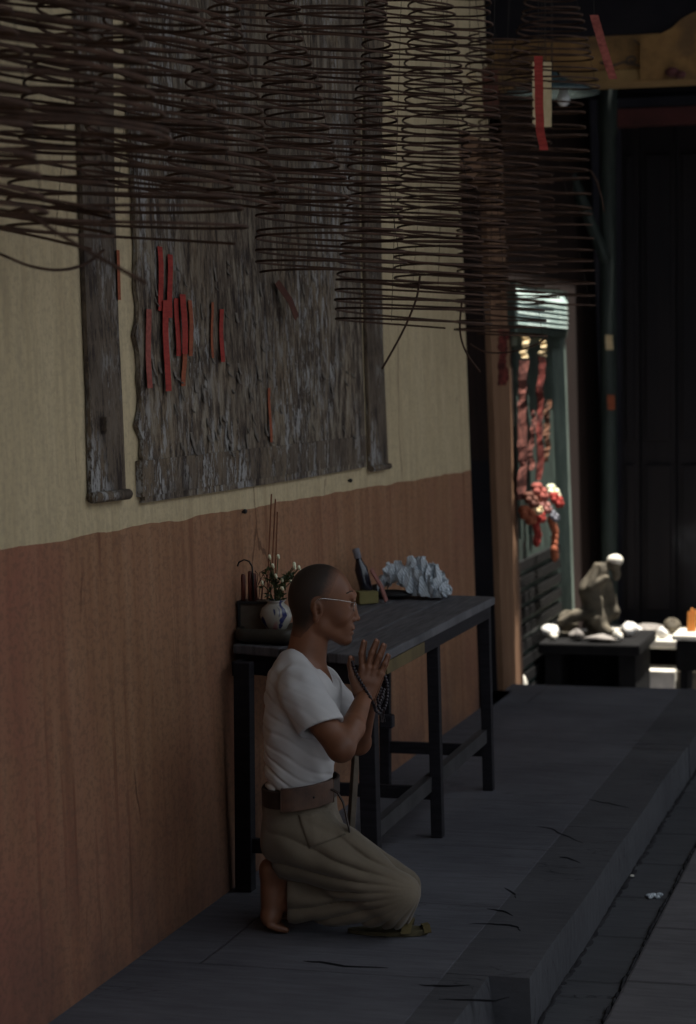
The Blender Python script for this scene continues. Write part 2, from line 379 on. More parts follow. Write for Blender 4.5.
# old cracks in the slabs and ragged mortar along the kerb foot
ck = MB()
for pts in (((302, 961), (320, 962), (345, 966), (388, 968)), ((470, 924), (490, 924), (510, 925), (519, 928), (519, 932)), ((488, 909), (503, 911), (513, 916)),
            ((538, 826), (551, 829), (561, 834), (583, 843)), ((558, 857), (568, 858), (580, 863)), ((588, 799), (600, 802), (612, 804), (630, 808)),
            ((440, 999), (470, 1000), (496, 1001), (510, 997)), ((505, 888), (513, 893), (516, 898)), ((420, 985), (440, 986), (470, 985))):
    P = [at_z(x, y, .0004) for x, y in pts]; rr_ = random.Random(int(pts[0][0])); Q = []
    for i in range(len(P) - 1):
        for u in (0, .33, .66): Q.append(P[i].lerp(P[i + 1], u) + Vector((rr_.uniform(-.004, .004), rr_.uniform(-.004, .004), 0)))
    Q.append(P[-1]); n_q = len(Q); vs = []
    for i, q in enumerate(Q):
        w_ = .0085 * math.sin(PI * (i + .3) / (n_q - .4)) + .001; vs += [q + Vector((0, -w_, 0)), q + Vector((0, w_, .0003))]
    ck.add(vs, [(2 * i, 2 * i + 2, 2 * i + 3, 2 * i + 1) for i in range(n_q - 1)])
struct(ck.build('floor_cracks', simple('crack_dirt', (18, 18, 21), (30, 30, 33), 12, .95, .05)))
mo = MB(); rr_ = random.Random(2); y = 5.0
while y < 10.5:
    mo.ball((PLAT_X + .012 + rr_.uniform(-.004, .006), y, -.147), rr_.uniform(.004, .016), rr_.uniform(.02, .06), .006, 8, 4); y += rr_.uniform(.02, .06)
y = 5.0
while y < 8.5:
    mo.ball((-.880 + rr_.uniform(-.003, .003), y, -.143), rr_.uniform(.005, .009), rr_.uniform(.02, .05), .012, 8, 4); y += rr_.uniform(.05, .10)
o = struct(mo.build('trim_4', simple('dirt', (40, 39, 42), (58, 57, 60), 12, .95, .05), smooth=True))

# painted beam across the end of the pavement and its bracket
BY = 11.05
bl = at_Y(470, 60, BY); zb = at_Y(600, 84, BY).z; zt = at_Y(600, 36, BY).z
b = MB(); b.box(-2.3, 2.6, BY, BY + .22, zb + .065, zt)
struct(b.build('beam', M['beam'], bevel=.01))
b = MB(); b.box(-2.3, 2.6, BY - .012, BY + .23, zb, zb + .064)
struct(b.build('beam_moulding', M['beam_gold'], bevel=.008))
sc = MB()                                  # painted scrollwork, thin raised lines of paint
def scroll(cx, cy, r, turns, a0, sgn=1):
    pts = []
    for i in range(26):
        t = i / 25; a = a0 + sgn * t * turns * 2 * PI; rr = r * (1 - .8 * t)
        q = at_Y(cx + rr * math.cos(a), cy + rr * .8 * math.sin(a), BY - .003); pts.append(q)
    sc.tube(pts, .006, 5)
scroll(664, 52, 9, 1.5, 2.8); scroll(648, 58, 7, 1.4, 1, -1); scroll(685, 56, 9, 1.4, 3, 1); scroll(632, 60, 6, 1.2, 2)
sc.tube([at_Y(x, y, BY - .003) for x, y in ((600, 62), (612, 66), (624, 62), (640, 66), (655, 68))], .006, 5)
sc.tube([at_Y(x, y, BY - .003) for x, y in ((634, 40), (640, 45), (645, 52))], .004, 5)
struct(sc.build('beam_painting', M['beam_ink']))
br = MB()                                  # stepped bracket rising at the right end of the beam
prof = [(640, 40), (660, 34), (672, 28), (680, 20), (690, 14), (700, 10), (720, 8), (720, 78), (640, 80)]
fr = [at_Y(x, y, BY - .03) for x, y in prof]; bk = [v + Vector((0, .2, 0)) for v in fr]; nn = len(prof)
br.add(fr + bk, [tuple(range(nn))[::-1], tuple(range(nn, 2 * nn))] + [(i, (i + 1) % nn, nn + (i + 1) % nn, nn + i) for i in range(nn)])
struct(br.build('beam_bracket', M['beam']))
kn = MB(); q = at_Y(672, 72, BY - .04)
kn.ball(q, .035, .03, .025); kn.ball(q + Vector((.04, 0, -.015)), .03, .03, .02); struct(kn.build('beam_knob', M['maroon'], smooth=True))

# unseen roof and walls; the cover is added and sized to shade the lane
r = MB(); r.box(-2.9, 1.4, -.8, BY + .35, 5.2, 5.35); struct(r.build('ceiling_sun_cover', M['soffit']))
r = MB()
for k in range(14): r.box(-2.5, 1.4, .1 + k * .8, .2 + k * .8, 5.07, 5.2)
for x in (-1.62, -1.86): r.box(x - .03, x + .03, .5, BY, 3.60, 3.68)
struct(r.build('beam_rafters', M['soffit']))
r = MB(); r.box(5.0, 5.3, -3, 11.0, -.4, 3.7); struct(r.build('wall_right', M['soffit']))  # unseen, its height set to block low light from the side
r = MB(); r.box(-2.8, 1.4, -1.2, -1.0, -.4, 5.2); struct(r.build('wall_behind', M['soffit']))
# dark hall beyond the courtyard
r = MB(); r.box(-6, 6, 15.6, 15.8, -.4, 7); r.box(-6, 5.5, 13.8, 14.0, 3.3, 8); r.box(-6, 4, BY + .01, BY + .2, zt + .002, 8); r.box(-2.9, -2.6, BY + .2, 14, 3.9, 8); struct(r.build('wall_back', M['black_int']))  # dark sheet added above the beam stands in for unlit roof space
r = MB(); r.box(-5, 5.5, 13.9, 15.6, 4.2, 4.4); r.box(-4, 5.5, 13.55, 13.8, 4.6, 4.8); r.box(-2.6, -1.98, BY + .25, 13.8, 3.35, 3.45)  # low strip over the door wall is added to block sun
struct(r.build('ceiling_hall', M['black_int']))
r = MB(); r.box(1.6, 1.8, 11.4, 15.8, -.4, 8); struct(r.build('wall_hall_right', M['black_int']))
pa = MB()                                  # tall dark door panels at the back of the hall
for x0, x1 in ((622, 640), (642, 676), (678, 705)):
    a = at_Y(x0, 600, 13.6); c = at_Y(x1, 600, 13.6)
    pa.box(a.x, c.x, 13.6, 13.68, -.25, 3.2)
    pa.box(a.x + .03, c.x - .03, 13.58, 13.6, .1, 1.0); pa.box(a.x + .03, c.x - .03, 13.58, 13.6, 1.15, 2.9)
struct(pa.build('door_1', M['black_panel'], bevel=.004))
a = at_Y(618, 600, 13.55)
r = MB(); r.box(a.x, 4.5, 13.5, 13.62, at_Y(650, 125, 13.5).z, at_Y(650, 108, 13.5).z); struct(r.build('trim_3', M['maroon']))

# green doorway wall on the left of the courtyard: louvred transom, leaf, post
def wp(px, py, off=0): return at_wall(px, py, off)
yg0 = wp(514, 480).y; yg1 = wp(566, 480).y; yb1 = wp(602, 480).y
r = MB(); wseg(r, ypl + .01, yg0, -.3, 4.2, .4); wseg(r, yg1 + .06, yb1, -.3, 4.2, .3); wseg(r, yg0, yg1 + .06, wp(540, 287).z, 4.2, .3)
struct(r.build('wall_courtyard', M['brown_panel']))
z0t, z1t = wp(540, 331).z, wp(540, 288).z
tr = empty('window_1', (wx(z0t), (yg0 + yg1) / 2, z0t)); tr['kind'] = 'structure'
def lo(mb, loc): return [(v[0] - loc[0], v[1] - loc[1], v[2] - loc[2]) for v in mb.v]
def child(mb, name, mat, par, **k):
    mb.v = lo(mb, par.location); return mb.build(name, mat, par, **k)
f = MB(); X = wx(z0t) + .025
for y in (yg0, yg1): f.box(X - .06, X + .01, y - .02, y + .03, z0t, z1t)
f.box(X - .06, X + .01, yg0, yg1, z0t - .03, z0t + .01); f.box(X - .06, X - .0, yg0, yg1, z1t - .02, z1t)
child(f, 'frame', M['green_door'], tr)
nl = 6
for k in range(nl):
    f = MB(); zc = z0t + .04 + (z1t - z0t - .07) * (k + .5) / nl
    Mx = Matrix.Translation((X, 0, zc)) @ Matrix.Rotation(math.radians(62), 4, 'Y')
    f.box(-.036, .036, yg0 + .03, yg1 - .02, -.004, .004, Mx); child(f, 'louvre', M['louvre'], tr)
dz = z0t - .03
dr = empty('door_2', (wx(0), yg0, -.25)); dr['kind'] = 'structure'
f = MB()
def pl(y0, y1, za, zc, t0, t1):
    return ([(wx(za) - t0, y0, za), (wx(za) - t1, y0, za), (wx(za) - t1, y1, za), (wx(za) - t0, y1, za)],
            [(wx(zc) - t0, y0, zc), (wx(zc) - t1, y0, zc), (wx(zc) - t1, y1, zc), (wx(zc) - t0, y1, zc)])
f.hexa(*pl(yg0, yg1, -.25, dz, .10, .05)); child(f, 'leaf', M['green_door'], dr)
f = MB()
M['soot'] = simple('soot_black', (8, 8, 9), (17, 16, 17), 14, .8, .15)
for k in range(9):                         # lower slats
    za = -.15 + k * .085; f.hexa(*pl(yg0 + .05, yg1 - .1, za, za + .05, .05, .03))
child(f, 'slats', M['soot'], dr)
f = MB(); f.hexa(*pl(yg0, yg1, 1.95, 2.0, .05, .0)) if False else f.hexa(*pl(yg0, yg1, dz - .06, dz, .05, .0))
for y in (yg0 + .3, yg0 + .62): f.hexa(*pl(y, y + .05, .7, dz - .06, .05, .03))
child(f, 'moulding', M['green_door'], dr)
f = MB(); f.hexa(*pl(yg1 - .04, yg1 + .03, -.25, dz + .02, .10, -.02)); child(f, 'jamb', M['green_post'], dr)
# posts
a = at_Y(609, 640, 13.5)
r = MB(); r.lathe([(.075, -.25), (.075, .0), (.055, .03), (.05, 3.0), (.06, 3.05), (.06, 3.6)], 16, (a.x, a.y, 0))
o = struct(r.build('pillar', M['pillar_green'], smooth=True))
q1 = at_Y(606, 262, 13.4); q0 = at_Y(572, 175, 13.4)
r = MB(); r.tube([q1, q0], .035, 8); struct(r.build('beam_brace', M['pillar_green']))

# ------------------------------------------------------------------ boards on the wall
def wboard(name, pts, th, mat, label, cat, off=.004, jag=0, group=None):
    """outline traced round the board's real face on the wall plane, with thickness"""
    P = [at_wall(x, y, th + off) for x, y in pts]; B = [v + Vector((-th, 0, 0)) for v in P]; n = len(P)
    c = sum(P, Vector()) / n; c.z = min(v.z for v in P); c.x = wx(c.z)
    mb = MB(); mb.add(P + B, [tuple(range(n)), tuple(range(n, 2 * n))[::-1]] + [((i + 1) % n, i, n + i, n + (i + 1) % n) for i in range(n)])
    o = mb.build(name, mat, loc=c); tag(o, label, cat, group); return o
import bmesh as _b
lb = empty('couplet_board', at_wall(110, 505)); tag(lb, 'narrow weathered vertical plank with rolled lower end, left of the big notice board', 'board')
def brd(par, name, pts, th, mat, off=.004):
    P = [at_wall(x, y, th + off) for x, y in pts]; B = [v + Vector((-th, 0, 0)) for v in P]; n = len(P)
    mb = MB(); mb.add(P + B, [tuple(range(n)), tuple(range(n, 2 * n))[::-1]] + [((i + 1) % n, i, n + i, n + (i + 1) % n) for i in range(n)])
    return child(mb, name, mat, par)
brd(lb, 'plank', [(75, -60), (112, -62), (115, 200), (119, 330), (122.5, 400), (126, 490), (92, 494), (90, 400), (86, 300), (83, 210)], .012, M['plank'])
e = MB(); a = at_wall(92, 498, .02); c = at_wall(128, 494, .02); e.tube([a, a + (c - a) * .5, c], .015, 10); child(e, 'rolled_end', M['plank'], lb, smooth=True)
e = MB(); a = at_wall(108, 424, .03); e.box(a.x - .02, a.x + .004, a.y - .02, a.y + .02, a.z - .018, a.z + .018); child(e, 'peg', M['plank'], lb)

nb = empty('notice_board', at_wall(250, 500)); tag(nb, 'large dark notice board with peeling grey paper on the cream wall', 'board')
left = []
for i in range(40):
    y = 500 - i * 15; x = 145.5 - (500 - y) * .037 + random.uniform(-1.3, 1.3) + (3.0 * math.exp(-((y - 445) / 14) ** 2) if False else 0)
    if 420 < y < 440: x -= 5
    if 330 < y < 345: x -= 3
    left.append((x, y))
brd(nb, 'panel', [(366, -100), (359.5, 200), (362, 334), (366.5, 467), (300, 479), (230, 490), (143, 503)] + left, .012, M['board'])
e = MB()
for (xa, ya), (xb, yb) in (((366.5, 462), (143, 497)),):
    a = at_wall(xa, ya, .02); c = at_wall(xb, yb, .02)
    dirv = (c - a); up = Vector((0, 0, .10))
    e.add([a, c, c + up, a + up, a + Vector((-.02, 0, 0)), c + Vector((-.02, 0, 0)), c + up + Vector((-.02, 0, 0)), a + up + Vector((-.02, 0, 0))],
          [(0, 1, 2, 3), (7, 6, 5, 4), (0, 4, 5, 1), (1, 5, 6, 2), (2, 6, 7, 3), (3, 7, 4, 0)])
child(e, 'bottom_rail', M['plank'], nb)
# loose paper flaps curling off the board
fl = MB(); rr = random.Random(5)
for i in range(110):
    x = rr.uniform(150, 358); t = (x - 150) / 208; y = rr.uniform(250, 455 - 20 * t)
    if i % 3 == 0: x = rr.gauss(205, 30); y = rr.gauss(410, 30)
    if not (148 < x < 360 and y < 478 - .12 * (x - 143)): continue
    c = at_wall(x, y, .018); wv = rr.uniform(.006, .022); hv = rr.uniform(.012, .05); k = rr.uniform(.003, .014)
    vs = []
    for a_ in range(3):
        for b_ in range(2): vs.append((c.x + k * (a_ / 2) ** 2, c.y + wv * (b_ - .5), c.z - hv * a_ / 2))
    vs += [(v[0] - .002, v[1], v[2]) for v in vs]
    fl.add(vs, [(0, 1, 3, 2), (2, 3, 5, 4), (6, 8, 9, 7), (8, 10, 11, 9), (4, 5, 11, 10)])
o = child(fl, 'paper_flaps', simple('peeled_paper', (84, 76, 68), (122, 114, 106), 30), nb); o['kind'] = 'stuff'
rb = empty('couplet_board', at_wall(379, 468)); tag(rb, 'narrow dark grey vertical plank at the right edge of the big notice board', 'board')
brd(rb, 'plank', [(369, -60), (386, -60), (381, 200), (383, 340), (388.5, 465), (371, 468.5), (366.7, 334), (364.5, 200)], .012, M['plank'])
e = MB(); a = at_wall(371, 469, .02); c = at_wall(389.5, 466, .02); e.tube([a, c], .012, 8); child(e, 'rolled_end', M['plank'], rb)

strips = [  # x0,y0,x1,y1,label,material
 (155.5, 246, 163, 311, 'red paper strip hanging highest on the notice board', 'red_paper', .040),
 (165, 254, 172.5, 318, 'red paper strip second highest, just right of the highest one', 'red_paper', .041),
 (143.5, 309, 152, 388, 'faded red paper strip closest to the board left edge', 'pale_red', .040),
 (161, 300, 170.5, 391, 'longest red paper strip, lying over others in the lower middle of the red cluster', 'red_paper', .046),
 (173, 298, 180, 356, 'bright red paper strip at the centre of the red cluster', 'red_paper', .040),
 (179, 294, 187, 354, 'bright red strip with a brown shadowed edge, overlapping its left neighbour', 'red_paper', .048),
 (186.5, 300, 192.5, 356, 'brown faded strip at the right edge of the red cluster', 'orange_paper', .040),
 (180, 352, 185.5, 386, 'short faded orange scrap below the bright red strips', 'orange_paper', .040),
 (209, 302, 213.5, 358, 'thin faded orange strip of the lone pair right of the cluster', 'orange_paper', .040),
 (218, 309, 224, 362, 'red strip of the lone pair, farthest right of all red ones', 'red_paper', .040),
 (267, 388, 271.5, 442, 'isolated faint orange strip low in the middle of the board', 'orange_paper', .040)]
for i, (x0, y0, x1, y1, lab, mt, off) in enumerate(strips):
    off -= .02; a = at_wall(x0, y0, off); b_ = at_wall(x1, y1, off); cz = a.z; mb = MB(); pts = []
    m = 9; yc = (a.y + b_.y) / 2 + 0
    wd = abs(b_.y - a.y)
    sl = .0
    for k in range(m):
        t = k / (m - 1); z = a.z + (b_.z - a.z) * t
        pts.append((wx(z, off) + .002 * math.sin(t * 5 + i) + .003 * t + .002, yc - .02 * (t - .5) + .003 * math.sin(t * 3 + i), z))
    ribbon(mb, pts, wd, .0012, (0, 1, 0))
    o = mb.build('paper_strip', M[mt], loc=(wx(b_.z, off), yc, b_.z)); tag(o, lab, 'paper strip', 'paper strips on the notice board')
mb = MB(); a = at_wall(277, 282, .03); b_ = at_wall(297, 318, .06)
ribbon(mb, [a, a + (b_ - a) * .5 + Vector((.01, 0, 0)), b_], .05, .0015, (0, .9, .3)); o = mb.build('paper_strip', M['brown_paper'], loc=b_)
tag(o, 'dark brown folded strip sticking out diagonally under the coils', 'paper strip', 'paper strips on the notice board')
mb = MB(); a = at_wall(118, 250, .022); b_ = at_wall(119.5, 300, .022)
ribbon(mb, [a, b_], .02, .0012, (0, 1, 0)); o = mb.build('paper_strip', M['orange_paper'], loc=b_)
tag(o, 'sliver of orange paper on the left plank right edge', 'paper strip')
# nail holes / small hooks on the dado
for px, py, lab in ((348, 481, 'small black nail in the wall just below the notice board'), (242, 512, 'tiny black nail left of the tall incense sticks')):
    a = at_wall(px, py, 0); mb = MB(); mb.tube([a, a + Vector((.010, 0, .002))], .005, 6); mb.ball(a + Vector((.010, 0, .002)), .008)
    tag(mb.build('nail', M['cast'], loc=a), lab, 'nail')

# ------------------------------------------------------------------ incense coils
def coil(cx, z, hw0, hwb, yb, sp, label, tail=None, ytop=-999, rod=None, seed=0, apex_cap=3.55, strings=True, hook=True, tilt=-.05, jit=.022):
    rg = random.Random(seed); k = F / z
    C0 = at_d(cx, yb, z); zb_ = C0.z; R = hwb / k; R0 = hw0 / k; pitch = sp / k
    ztop = at_d(cx, max(ytop, 0), z).z
    slope = (R - R0) / max(ztop - zb_, .05)
    H = R / slope if slope > 0 else 3
    zap = min(zb_ + H, apex_cap)
    if ytop > -900: zap = at_d(cx, ytop, z).z + .015
    rod = rod or .0037
    root = empty('incense_coil', (C0.x, C0.y, zb_)); tag(root, label, 'incense coil', 'hanging incense coils')
    turns = int((zap - zb_) / pitch); nseg = 44; pts = []
    til = [(rg.gauss(0, jit), rg.gauss(0, jit * .7), rg.gauss(0, .10) * pitch * 2) for _ in range(turns + 3)]
    off = [(rg.gauss(0, .012) * R * 1.2, rg.gauss(0, .012) * R * 1.2) for _ in range(turns + 3)]
    ph = rg.uniform(0, 2 * PI)
    tx, ty = tilt * cy_ + rg.gauss(0, .01), tilt * sy_ + rg.gauss(0, .01)
    for i in range(turns * nseg):
        t = i / nseg; a = ph + 2 * PI * t; n0 = int(t); fr_ = t - n0; s = fr_ * fr_ * (3 - 2 * fr_)
        h = t * pitch; rr_ = max(.02, R - slope * h)
        if ytop > -900: rr_ = R0 + (R - R0) * (1 - t / turns) ** .8
        TX = til[n0][0] * (1 - s) + til[n0 + 1][0] * s + tx; TY = til[n0][1] * (1 - s) + til[n0 + 1][1] * s + ty
        ZO = til[n0][2] * (1 - s) + til[n0 + 1][2] * s
        ox = off[n0][0] * (1 - s) + off[n0 + 1][0] * s; oy = off[n0][1] * (1 - s) + off[n0 + 1][1] * s
        x = rr_ * math.cos(a); y = rr_ * math.sin(a)
        wob = 1 + .018 * math.sin(3 * a + n0)
        pts.append(Vector((x * wob + ox, y * wob + oy, h + ZO + TX * x + TY * y)))
    if tail:
        tl = [at_d(px, py, z + dz_) - Vector(root.location) for px, py, dz_ in tail]
        # smooth spline through the tail points
        sm = []
        for i in range(len(tl) - 1):
            p0 = tl[max(i - 1, 0)]; p1 = tl[i]; p2 = tl[i + 1]; p3 = tl[min(i + 2, len(tl) - 1)]
            for q in range(8):
                u = q / 8
                sm.append(.5 * ((2 * p1) + (p2 - p0) * u + (2 * p0 - 5 * p1 + 4 * p2 - p3) * u * u + (3 * p1 - p0 - 3 * p2 + p3) * u ** 3))
        sm.append(tl[-1]); mt = MB(); mt.tube(sm, rod * .95, 6)
        mt.build('loose_end', M['incense'], root, smooth=True)
    mb = MB(); mb.tube(pts, rod, 6); mb.build('spiral_rod', M['incense'], root, smooth=True)
    st = MB()
    top = Vector((pts[-1].x * .2, pts[-1].y * .2, pts[-1].z + .04))
    for q in range(3):
        a = 2 * PI * q / 3 + .5; st.tube([top, (R * .97 * math.cos(a), R * .97 * math.sin(a), .01)], .0009, 4)
    st.tube([top, (0, 0, 3.62 - zb_)], .002, 5)
    st.build('hanging_thread', M['thread'], root)
    return root
coil(-50, 4.0, 66, 96, 212, 19, 'incense coil at the far left, mostly cut by the frame edge', seed=1, rod=.0044, tilt=-.12, jit=.07,
     tail=[(20, 205, 0), (45, 225, 0), (95, 255, .02), (146, 283, .05)])
coil(40, 4.4, 92, 132, 142, 17.5, 'nearest wide incense coil at upper left with clear loops on its right side', seed=2, rod=.0052, tilt=-.09, jit=.035)
coil(30, 4.75, 60, 84, 238, 15, 'incense coil low at left whose last ring droops over the cream wall', seed=12, jit=.06, tilt=-.12,
     tail=[(-40, 240, -.1), (0, 254, -.1), (30, 266, -.05), (60, 270, 0), (85, 264, .05), (104, 250, .1)])
coil(125, 4.95, 78, 122, 236, 14, 'wide incense coil hanging over the left plank and the red paper strips', seed=3, tilt=-.07, jit=.03)
coil(178, 5.35, 62, 103, 198, 13.6, 'incense coil behind the wide left one, ending above the red strips', seed=4, tilt=-.16, jit=.02)
coil(255, 5.9, 42, 95, 196, 12.6, 'cone shaped incense coil with brightly rimmed right edge before the notice board', seed=5, tilt=-.06, jit=.008)
coil(330, 6.5, 58, 76, 274, 10.6, 'incense coil hanging lower in front of the notice board, right of its middle', seed=6)
coil(412, 7.2, 42, 79, 326, 9.4, 'lowest hanging incense coil, in front of the narrow right plank', seed=7,
     tail=[(420, 276, -.1), (416, 300, -.1), (402, 333, -.1), (382, 369, -.1)])
coil(452, 7.7, 40, 58, 292, 9.2, 'slim incense coil over the cream wall beside the doorway', seed=8,
     tail=[(462, 300, 0), (460, 330, 0), (466, 352, 0), (480, 372, 0)])
coil(500, 8.5, 30, 46, 338, 9, 'incense coil in front of the dark doorway and bare pilaster', seed=9, ytop=42,
     tail=[(470, 344, 0), (486, 352, 0), (510, 352, 0), (535, 345, 0), (548, 336, 0)])
coil(552, 8.6, 26, 48, 86, 7.6, 'short conical incense coil high up before the painted beam', seed=10)
coil(545, 9.5, 40, 50, 312, 11, 'long cylindrical incense coil below the painted beam and lamp', seed=11, ytop=98,
     tail=[(590, 170, 0), (597, 182, 0), (602, 200, 0), (604, 212, 0)])
coil(515, 9.95, 30, 44, 300, 8, 'farthest incense coil, dim, hanging close to the pilaster', seed=13, ytop=60)

# papers tied to the coils, lamp
def slip(pts, wpx, dep, mat, label, name='paper_slip'):
    P = [at_d(x, y, dep) for x, y in pts]; mb = MB(); sm = []
    for i in range(len(P) - 1):
        for q in range(4): sm.append(P[i].lerp(P[i + 1], q / 4) + Vector((0, -.004 * math.sin(q * 1.6), 0)))
    sm.append(P[-1]); ribbon(mb, sm, wpx * dep / F, .0015, (cy_, sy_, 0)); o = mb.build(name, M[mat], loc=P[0]); mt = MB(); mt.tube([(0, 0, 0), (0, 0, 3.62 - P[0].z)], .0012, 4); mt.build('string', M['thread'], o); return tag(o, label, 'paper slip', 'paper slips hung on the coils')
slip([(538.5, 56), (539, 100), (540, 130), (544, 150)], 8.5, 8.25, 'red_paper', 'red paper slip hanging straight down in front of the pale card')
slip([(594, 15), (601, 40), (607, 60), (613, 79)], 8.5, 8.25, 'pale_red', 'slanting pale red paper slip beside the beam, highest of the two')
slip([(542, 62), (542, 127)], 19, 9.0, 'cream_paper', 'pale cream card behind the straight red slip')
slip([(470, 72), (475, 90), (479, 111)], 10, 8.95, 'cream_paper', 'cream card seen through the coils left of the straight red slip')
slip([(490, 68), (491, 118)], 16, 9.6, 'brown_paper', 'dark brown paper hanging left of the lamp')
L0 = at_d(552, 92, 10.65); lamp = empty('hanging_lamp', L0); tag(lamp, 'dark enamel hanging lamp below the painted beam with glass bulb glint', 'lamp')
mb = MB(); mb.lathe([(.0, .10), (.03, .10), (.05, .07), (.14, .04), (.23, .0), (.235, -.008), (.228, -.008), (.14, .03), (.05, .055), (.0, .06)], 32); mb.build('shade', M['enamel'], lamp, smooth=True)
mb = MB(); mb.lathe([(.012, .06), (.018, .02), (.03, -.03), (.042, -.07), (.036, -.10), (.012, -.125)], 16, (.07, 0, .02), Matrix.Diagonal((.8, .8, .7, 1))); mb.build('bulb', M['glass_bulb'], lamp, smooth=True)
mb = MB(); mb.tube([(0, 0, .1), (0, 0, 3.6 - L0.z)], .004, 5); mb.build('cord', M['thread'], lamp)

# ------------------------------------------------------------------ table
TX0, TX1, TY0, TY1, TZ = -2.135, -1.65, 6.36, 8.14, .742
tb = empty('wooden_table', (-1.86, 7.3, 0)); tag(tb, 'long narrow dark wooden trestle table against the wall', 'table')
mb = MB(); nb_ = 3
def tzz(x, y): u = (TX1 - x) / (TX1 - TX0); v = (TY1 - y) / (TY1 - TY0); return TZ + u * (.006 + .009 * v)
for k in range(nb_):
    x0 = TX0 - .008 + (TX1 - TX0 + .008) * k / nb_; x1 = TX0 - .008 + (TX1 - TX0 + .008) * (k + 1) / nb_ - .003
    ya, yb2 = TY0 + .10 - .12 * k / nb_, TY0 + .10 - .12 * (k + 1) / nb_; ye = TY1 + .01 * (k % 2)
    cn = [(x0, ya), (x1, yb2), (x1, ye), (x0, ye)]
    mb.hexa([(x, y, tzz(x, y) - .03) for x, y in cn], [(x, y, tzz(x, y)) for x, y in cn])
child(mb, 'tabletop', M['wood_top'], tb, bevel=.004)
mb = MB(); mb.box(TX1 - .035, TX1 - .012, TY0 + .02, TY1 - .04, TZ - .075, TZ - .031); child(mb, 'apron', M['wood_dark'], tb)
mb = MB(); mb.box(TX1 - .011, TX1 - .004, TY0 + .12, TY0 + .62, TZ - .07, TZ - .031); child(mb, 'apron_facing', M['olive_wood'], tb)['label'] = 'olive worn strip on the apron'
mb = MB(); ax_ = [(TX0 + .01, TY0 + .11), (TX1 - .04, TY0 + .01), (TX1 - .04, TY0 + .035), (TX0 + .01, TY0 + .135)]; mb.hexa([(x, y, tzz(x, y) - .092) for x, y in ax_], [(x, y, tzz(x, y) - .031) for x, y in ax_]); child(mb, 'apron', M['wood_dark'], tb)
mb = MB(); mb.box(TX0 + .012, TX0 + .032, TY0 + .03, TY1 - .04, TZ - .075, TZ - .031); child(mb, 'apron', M['wood_dark'], tb)
ym = at_z(436, 837, 0).y; yl = at_z(485, 790, 0).y
LY = [TY0 + .03, ym, yl]
for i, y in enumerate(LY):
    for side in (0, 1):
        x = TX1 - .045 if side else TX0 + .05
        h = .026 if i == 0 else .02
        mb = MB(); dx = .012 if side else -.004
        mb.hexa([(x - h + dx, y - h, 0), (x + h + dx, y - h, 0), (x + h + dx, y + h, 0), (x - h + dx, y + h, 0)],
                [(x - h, y - h, TZ - .031), (x + h, y - h, TZ - .031), (x + h, y + h, TZ - .031), (x - h, y + h, TZ - .031)])
        child(mb, 'leg', M['wood_dark'], tb, bevel=.003)
    mb = MB(); zz = .13 if i else .12
    mb.box(TX0 + .03, TX1 - .04, y - .012, y + .012, zz, zz + .045); child(mb, 'cross_rail', M['wood_dark'], tb, bevel=.003)
a = Vector((TX1 - .075, LY[0] + .1, .19)); c = Vector((TX1 - .05, LY[2] - .02, .235))
mb = MB(); mb.hexa([a + Vector((-.015, 0, -.05)), a + Vector((.015, 0, -.05)), c + Vector((.015, 0, -.05)), c + Vector((-.015, 0, -.05))],
                   [a + Vector((-.015, 0, 0)), a + Vector((.015, 0, 0)), c + Vector((.015, 0, 0)), c + Vector((-.015, 0, 0))])
child(mb, 'long_rail', M['wood_rail'], tb)
mb = MB(); q = at_Y(391, 712, 6.7); mb.box(-.02, .02, -.02, .02, -.02, .02, Matrix.Translation((TX1 - .015, 6.52, q.z))); child(mb, 'peg', M['wood_dark'], tb, bevel=.005)

# ------------------------------------------------------------------ things on the table
def on_t(px, py): return at_z(px, py, TZ)
TYC = 6.56; tx0 = -2.148; tx1 = at_Y(298, 640, 6.50).x
TTB = tzz((tx0 + tx1) / 2, TYC) + .003; T = empty('tray', ((tx0 + tx1) / 2, TYC, TTB)); tag(T, 'thick dark rounded tray at the near table end under vase and box', 'tray')
mb = MB(); hw_, hd_ = (tx1 - tx0) / 2, .10
def rrect(a_, b_, rc, z, n=6):
    o_ = []
    for qx, qy, st in ((1, 1, 0), (-1, 1, 1), (-1, -1, 2), (1, -1, 3)):
        for k in range(n + 1):
            an = PI / 2 * (st + k / n); o_.append((qx * (a_ - rc) + rc * math.cos(an), qy * (b_ - rc) + rc * math.sin(an), z))
    return o_
rings = [rrect(hw_ - .02, hd_ - .02, .03, 0.001), rrect(hw_ - .004, hd_ - .004, .04, .012), rrect(hw_, hd_, .045, .03), rrect(hw_ - .004, hd_ - .004, .042, .046), rrect(hw_ - .014, hd_ - .014, .035, .047), rrect(hw_ - .02, hd_ - .02, .03, .036)]
nr = len(rings[0]); mb.add([v for q_ in rings for v in q_], [(i_ * nr + k, i_ * nr + (k + 1) % nr, (i_ + 1) * nr + (k + 1) % nr, (i_ + 1) * nr + k) for i_ in range(5) for k in range(nr)] + [tuple(range(nr))[::-1], tuple(5 * nr + k for k in range(nr))])
mb.build('body', M['lacquer'], T, smooth=True)
TTZ = TTB + .036
def near(px, py):                          # a point above the tray at its own distance
    return at_Y(px, py, TYC)
bx = near(254.5, 628); B = empty('offering_box', (bx.x, TYC + .02, TTZ + .001), YAW * .4); tag(B, 'small dusty dark-framed box holding red candles, beside the vase', 'box')
mb = MB(); mb.box(-.044, .044, -.03, .03, 0, .080); mb.build('body', M['box_card'], B)
mb = MB()
for x in (-.052, .044): mb.box(x, x + .008, -.036, .036, 0, .083)
mb.box(-.054, .054, -.038, .038, .080, .088); mb.build('rim', M['cast'], B)
